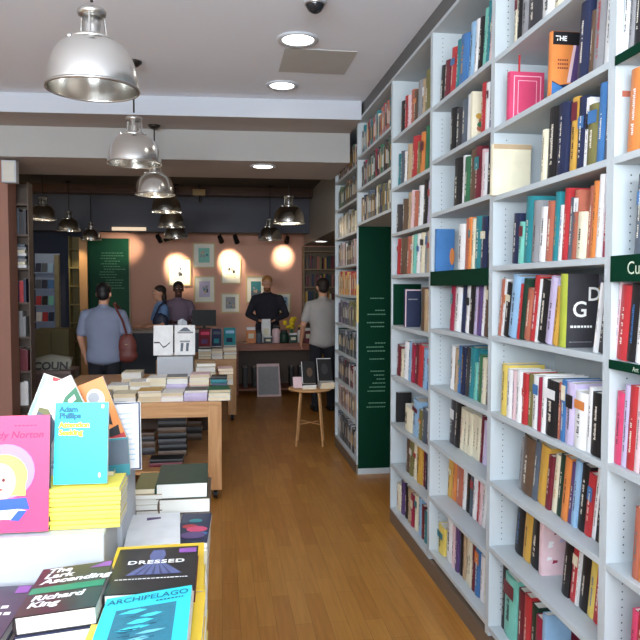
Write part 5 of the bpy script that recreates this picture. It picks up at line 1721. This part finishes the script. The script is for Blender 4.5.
    if beard:
        b = MB(); b.mi(beard); b.ball(hc + Vector((0, .034, -.075)), (.056, .060, .048), beard, 14, 10); remeshed(b, 'beard', T, .009, 2)
    return T


HB = mat('dark_brown_hair', (44, 32, 28), rough=.6); HK = mat('black_hair', (26, 23, 24), rough=.5); HG = mat('ginger_blond_hair', (176, 122, 66), rough=.6)
gt = mat('grey_blue_cotton', (132, 140, 164), rough=.9, bump=.2); gt2 = mat('pale_grey_cotton', (168, 164, 162), rough=.9, bump=.2)
dn = mat('dark_knit', (44, 42, 52), rough=.95, bump=.3); bt = mat('blue_cotton', (108, 142, 190), rough=.9, bump=.2); pu = mat('dusty_purple_cotton', (126, 108, 128), rough=.9, bump=.2)
tr = mat('black_trouser_cloth', (30, 31, 38), rough=.9)
# a: customer seen from behind, left
c = atY(104, 330, 7.5)
person('person in grey-blue short-sleeved shirt and black trousers seen from behind', (c.x, 7.5, 0), -.1, 1.62, M_SKIN, gt, tr, HK, sleeve=.55, face=True, build=1.12,
       arms={'L': ((-.26, .0, 1.14), (-.25, .12, .93)), 'R': ((.27, .02, 1.15), (.22, .16, .98))})
# red-brown shoulder bag on that person
T = thing('shoulder_bag', 'red-brown shoulder bag hanging on the right of the person in grey-blue', 'bag', (c.x + .18, 7.46, .80))
rbm = mat('red_brown_leather', (104, 50, 44), rough=.5)
b = MB(); b.mi(rbm)
b.ball((0.06, 0, .17), (.10, .05, .15), rbm, 18, 12); b.ball((0.06, 0, .08), (.11, .055, .08), rbm, 18, 12)
remeshed(b, 'pouch', T, .01, 4)
b = MB(); pts = [(.06, -.04, .30), (.03, -.10, .45), (-.02, -.135, .56), (-.06, -.06, .625), (-.06, .03, .63), (-.01, .15, .54), (.05, .10, .35), (.06, .03, .30)]
for p, q in zip(pts, pts[1:]): b.rod(p, q, .011, rbm, n=8)
b.build('strap', T)
b = MB(); b.lathe([(.012, -.003), (.016, 0), (.012, .003)], M_GILT, 12, c=(.06, -.055, .2), close=True); b.build('buckle', T)
# b: in blue top, at the counter
c = atY(160.5, 310, 10.35)
person('person with dark hair in light blue top and dark strap behind the till counter', (c.x, 10.35, 0), PI * .62, 1.60, M_SKIN, bt, tr, HB, sleeve=.5, hairlen=.03, build=.95, arms={'L': ((-.26, .05, 1.14), (-.16, .26, 1.10)), 'R': ((.26, .05, 1.14), (.18, .26, 1.10))})
T = thing('shoulder_bag', 'dark navy bag slung on the person in the light blue top', 'bag', (c.x + .02, 10.28, 1.0))
b = MB(); b.mi(C('navy')); b.ball((0, -.15, .1), (.12, .05, .13), C('navy'), 16, 10); remeshed(b, 'pouch', T, .012, 4)
b = MB(); pts = [(-.08, -.15, .18), (-.02, -.125, .32), (.05, -.08, .39), (.06, .06, .41)]
for p, q in zip(pts, pts[1:]): b.rod(p, q, .014, C('navy'), n=8)
b.build('strap', T)
# c: in purple-grey, facing us
c = atY(178.5, 300, 10.75)
person('person in dusty purple shirt facing the shop from behind the till counter', (c.x, 10.75, 0), PI + .15, 1.66, M_SKIN2, pu, tr, HK, sleeve=.95, arms={'L': ((-.26, .05, 1.14), (-.14, .28, 1.12)), 'R': ((.26, .05, 1.14), (.14, .28, 1.12))})
# d: dark jumper, head bowed, behind the goods
c = atY(267.5, 310, 11.05)
person('person with ginger-blond hair and dark jumper bowing behind the goods table', (c.x, 11.05, 0), PI - .1, 1.76, M_SKIN, dn, tr, HG, sleeve=1.0, lean=.16, head=(0, .02), build=1.1, beard=mat('ginger_beard', (130, 84, 50), rough=.7),
       arms={'L': ((-.29, .12, 1.14), (-.12, .30, 1.06)), 'R': ((.29, .12, 1.14), (.12, .30, 1.06))})
# e: grey T-shirt, far right, from behind
c = atY(323, 320, 8.8)
person('person in pale grey T-shirt and black trousers standing beyond the far bookcase', (c.x, 8.8, 0), .12, 1.69, M_SKIN, gt2, tr, HB, sleeve=.5, build=1.05,
       arms={'L': ((-.27, -.01, 1.14), (-.26, .14, .93)), 'R': ((.27, -.01, 1.14), (.26, .12, .92))})

# ------------------------------------------------------------------ light
w = bpy.data.worlds.new('world'); SC.world = w
w.use_nodes = True
bg = w.node_tree.nodes['Background']
bg.inputs[0].default_value = (.78, .88, 1.0, 1)
bg.inputs[1].default_value = 1.0


def area(name, loc, rot, sx, sy, e, col):
    l = bpy.data.lights.new(name, 'AREA'); l.shape = 'RECTANGLE'; l.size = sx; l.size_y = sy; l.energy = e; l.color = col
    o = bpy.data.objects.new(name, l); COL.objects.link(o); o.location = loc; o.rotation_euler = rot
    return o


area('window_daylight', (.1, WY0 - .02, 1.65), (D2R(90), 0, 0), 2.0, 2.3, 98, (.86, .94, 1.0))
area('ceiling_fill', (-1.4, WY0 - .02, 2.1), (D2R(146), 0, 0), 4.3, .9, 620, (.84, .92, 1.0))  # added fill aimed upward from the window to brighten the ceiling
# pendant and back-room lamps
for x, y, z, e in ((-.6, 8.6, 2.45, 8), (.85, 7.8, 2.3, 5), (-2.4, 9.6, 2.4, 7), (-.55, 6.0, 2.3, 3)):
    l = bpy.data.lights.new('pendant_bulb_lamp', 'POINT'); l.energy = e; l.color = (1, .86, .66); l.shadow_soft_size = .05
    o = bpy.data.objects.new('pendant_bulb_lamp', l); COL.objects.link(o); o.location = (x, y, z - .04)

SC.view_settings.view_transform = 'Standard'
SC.view_settings.look = 'None'
SC.view_settings.gamma = 1
SC.view_settings.use_curve_mapping = False
SC.view_settings.exposure = -0.2
# labels must single out; report any clash while building
seen = {}
for o in COL.objects:
    if o.parent is None and o.get('label'):
        seen.setdefault(o['label'], []).append(o.name)
for k, v in seen.items():
    if len(v) > 1: print('SAME LABEL', k, v)
    if not 4 <= len(k.split()) <= 16: print('LABEL LENGTH', len(k.split()), k)
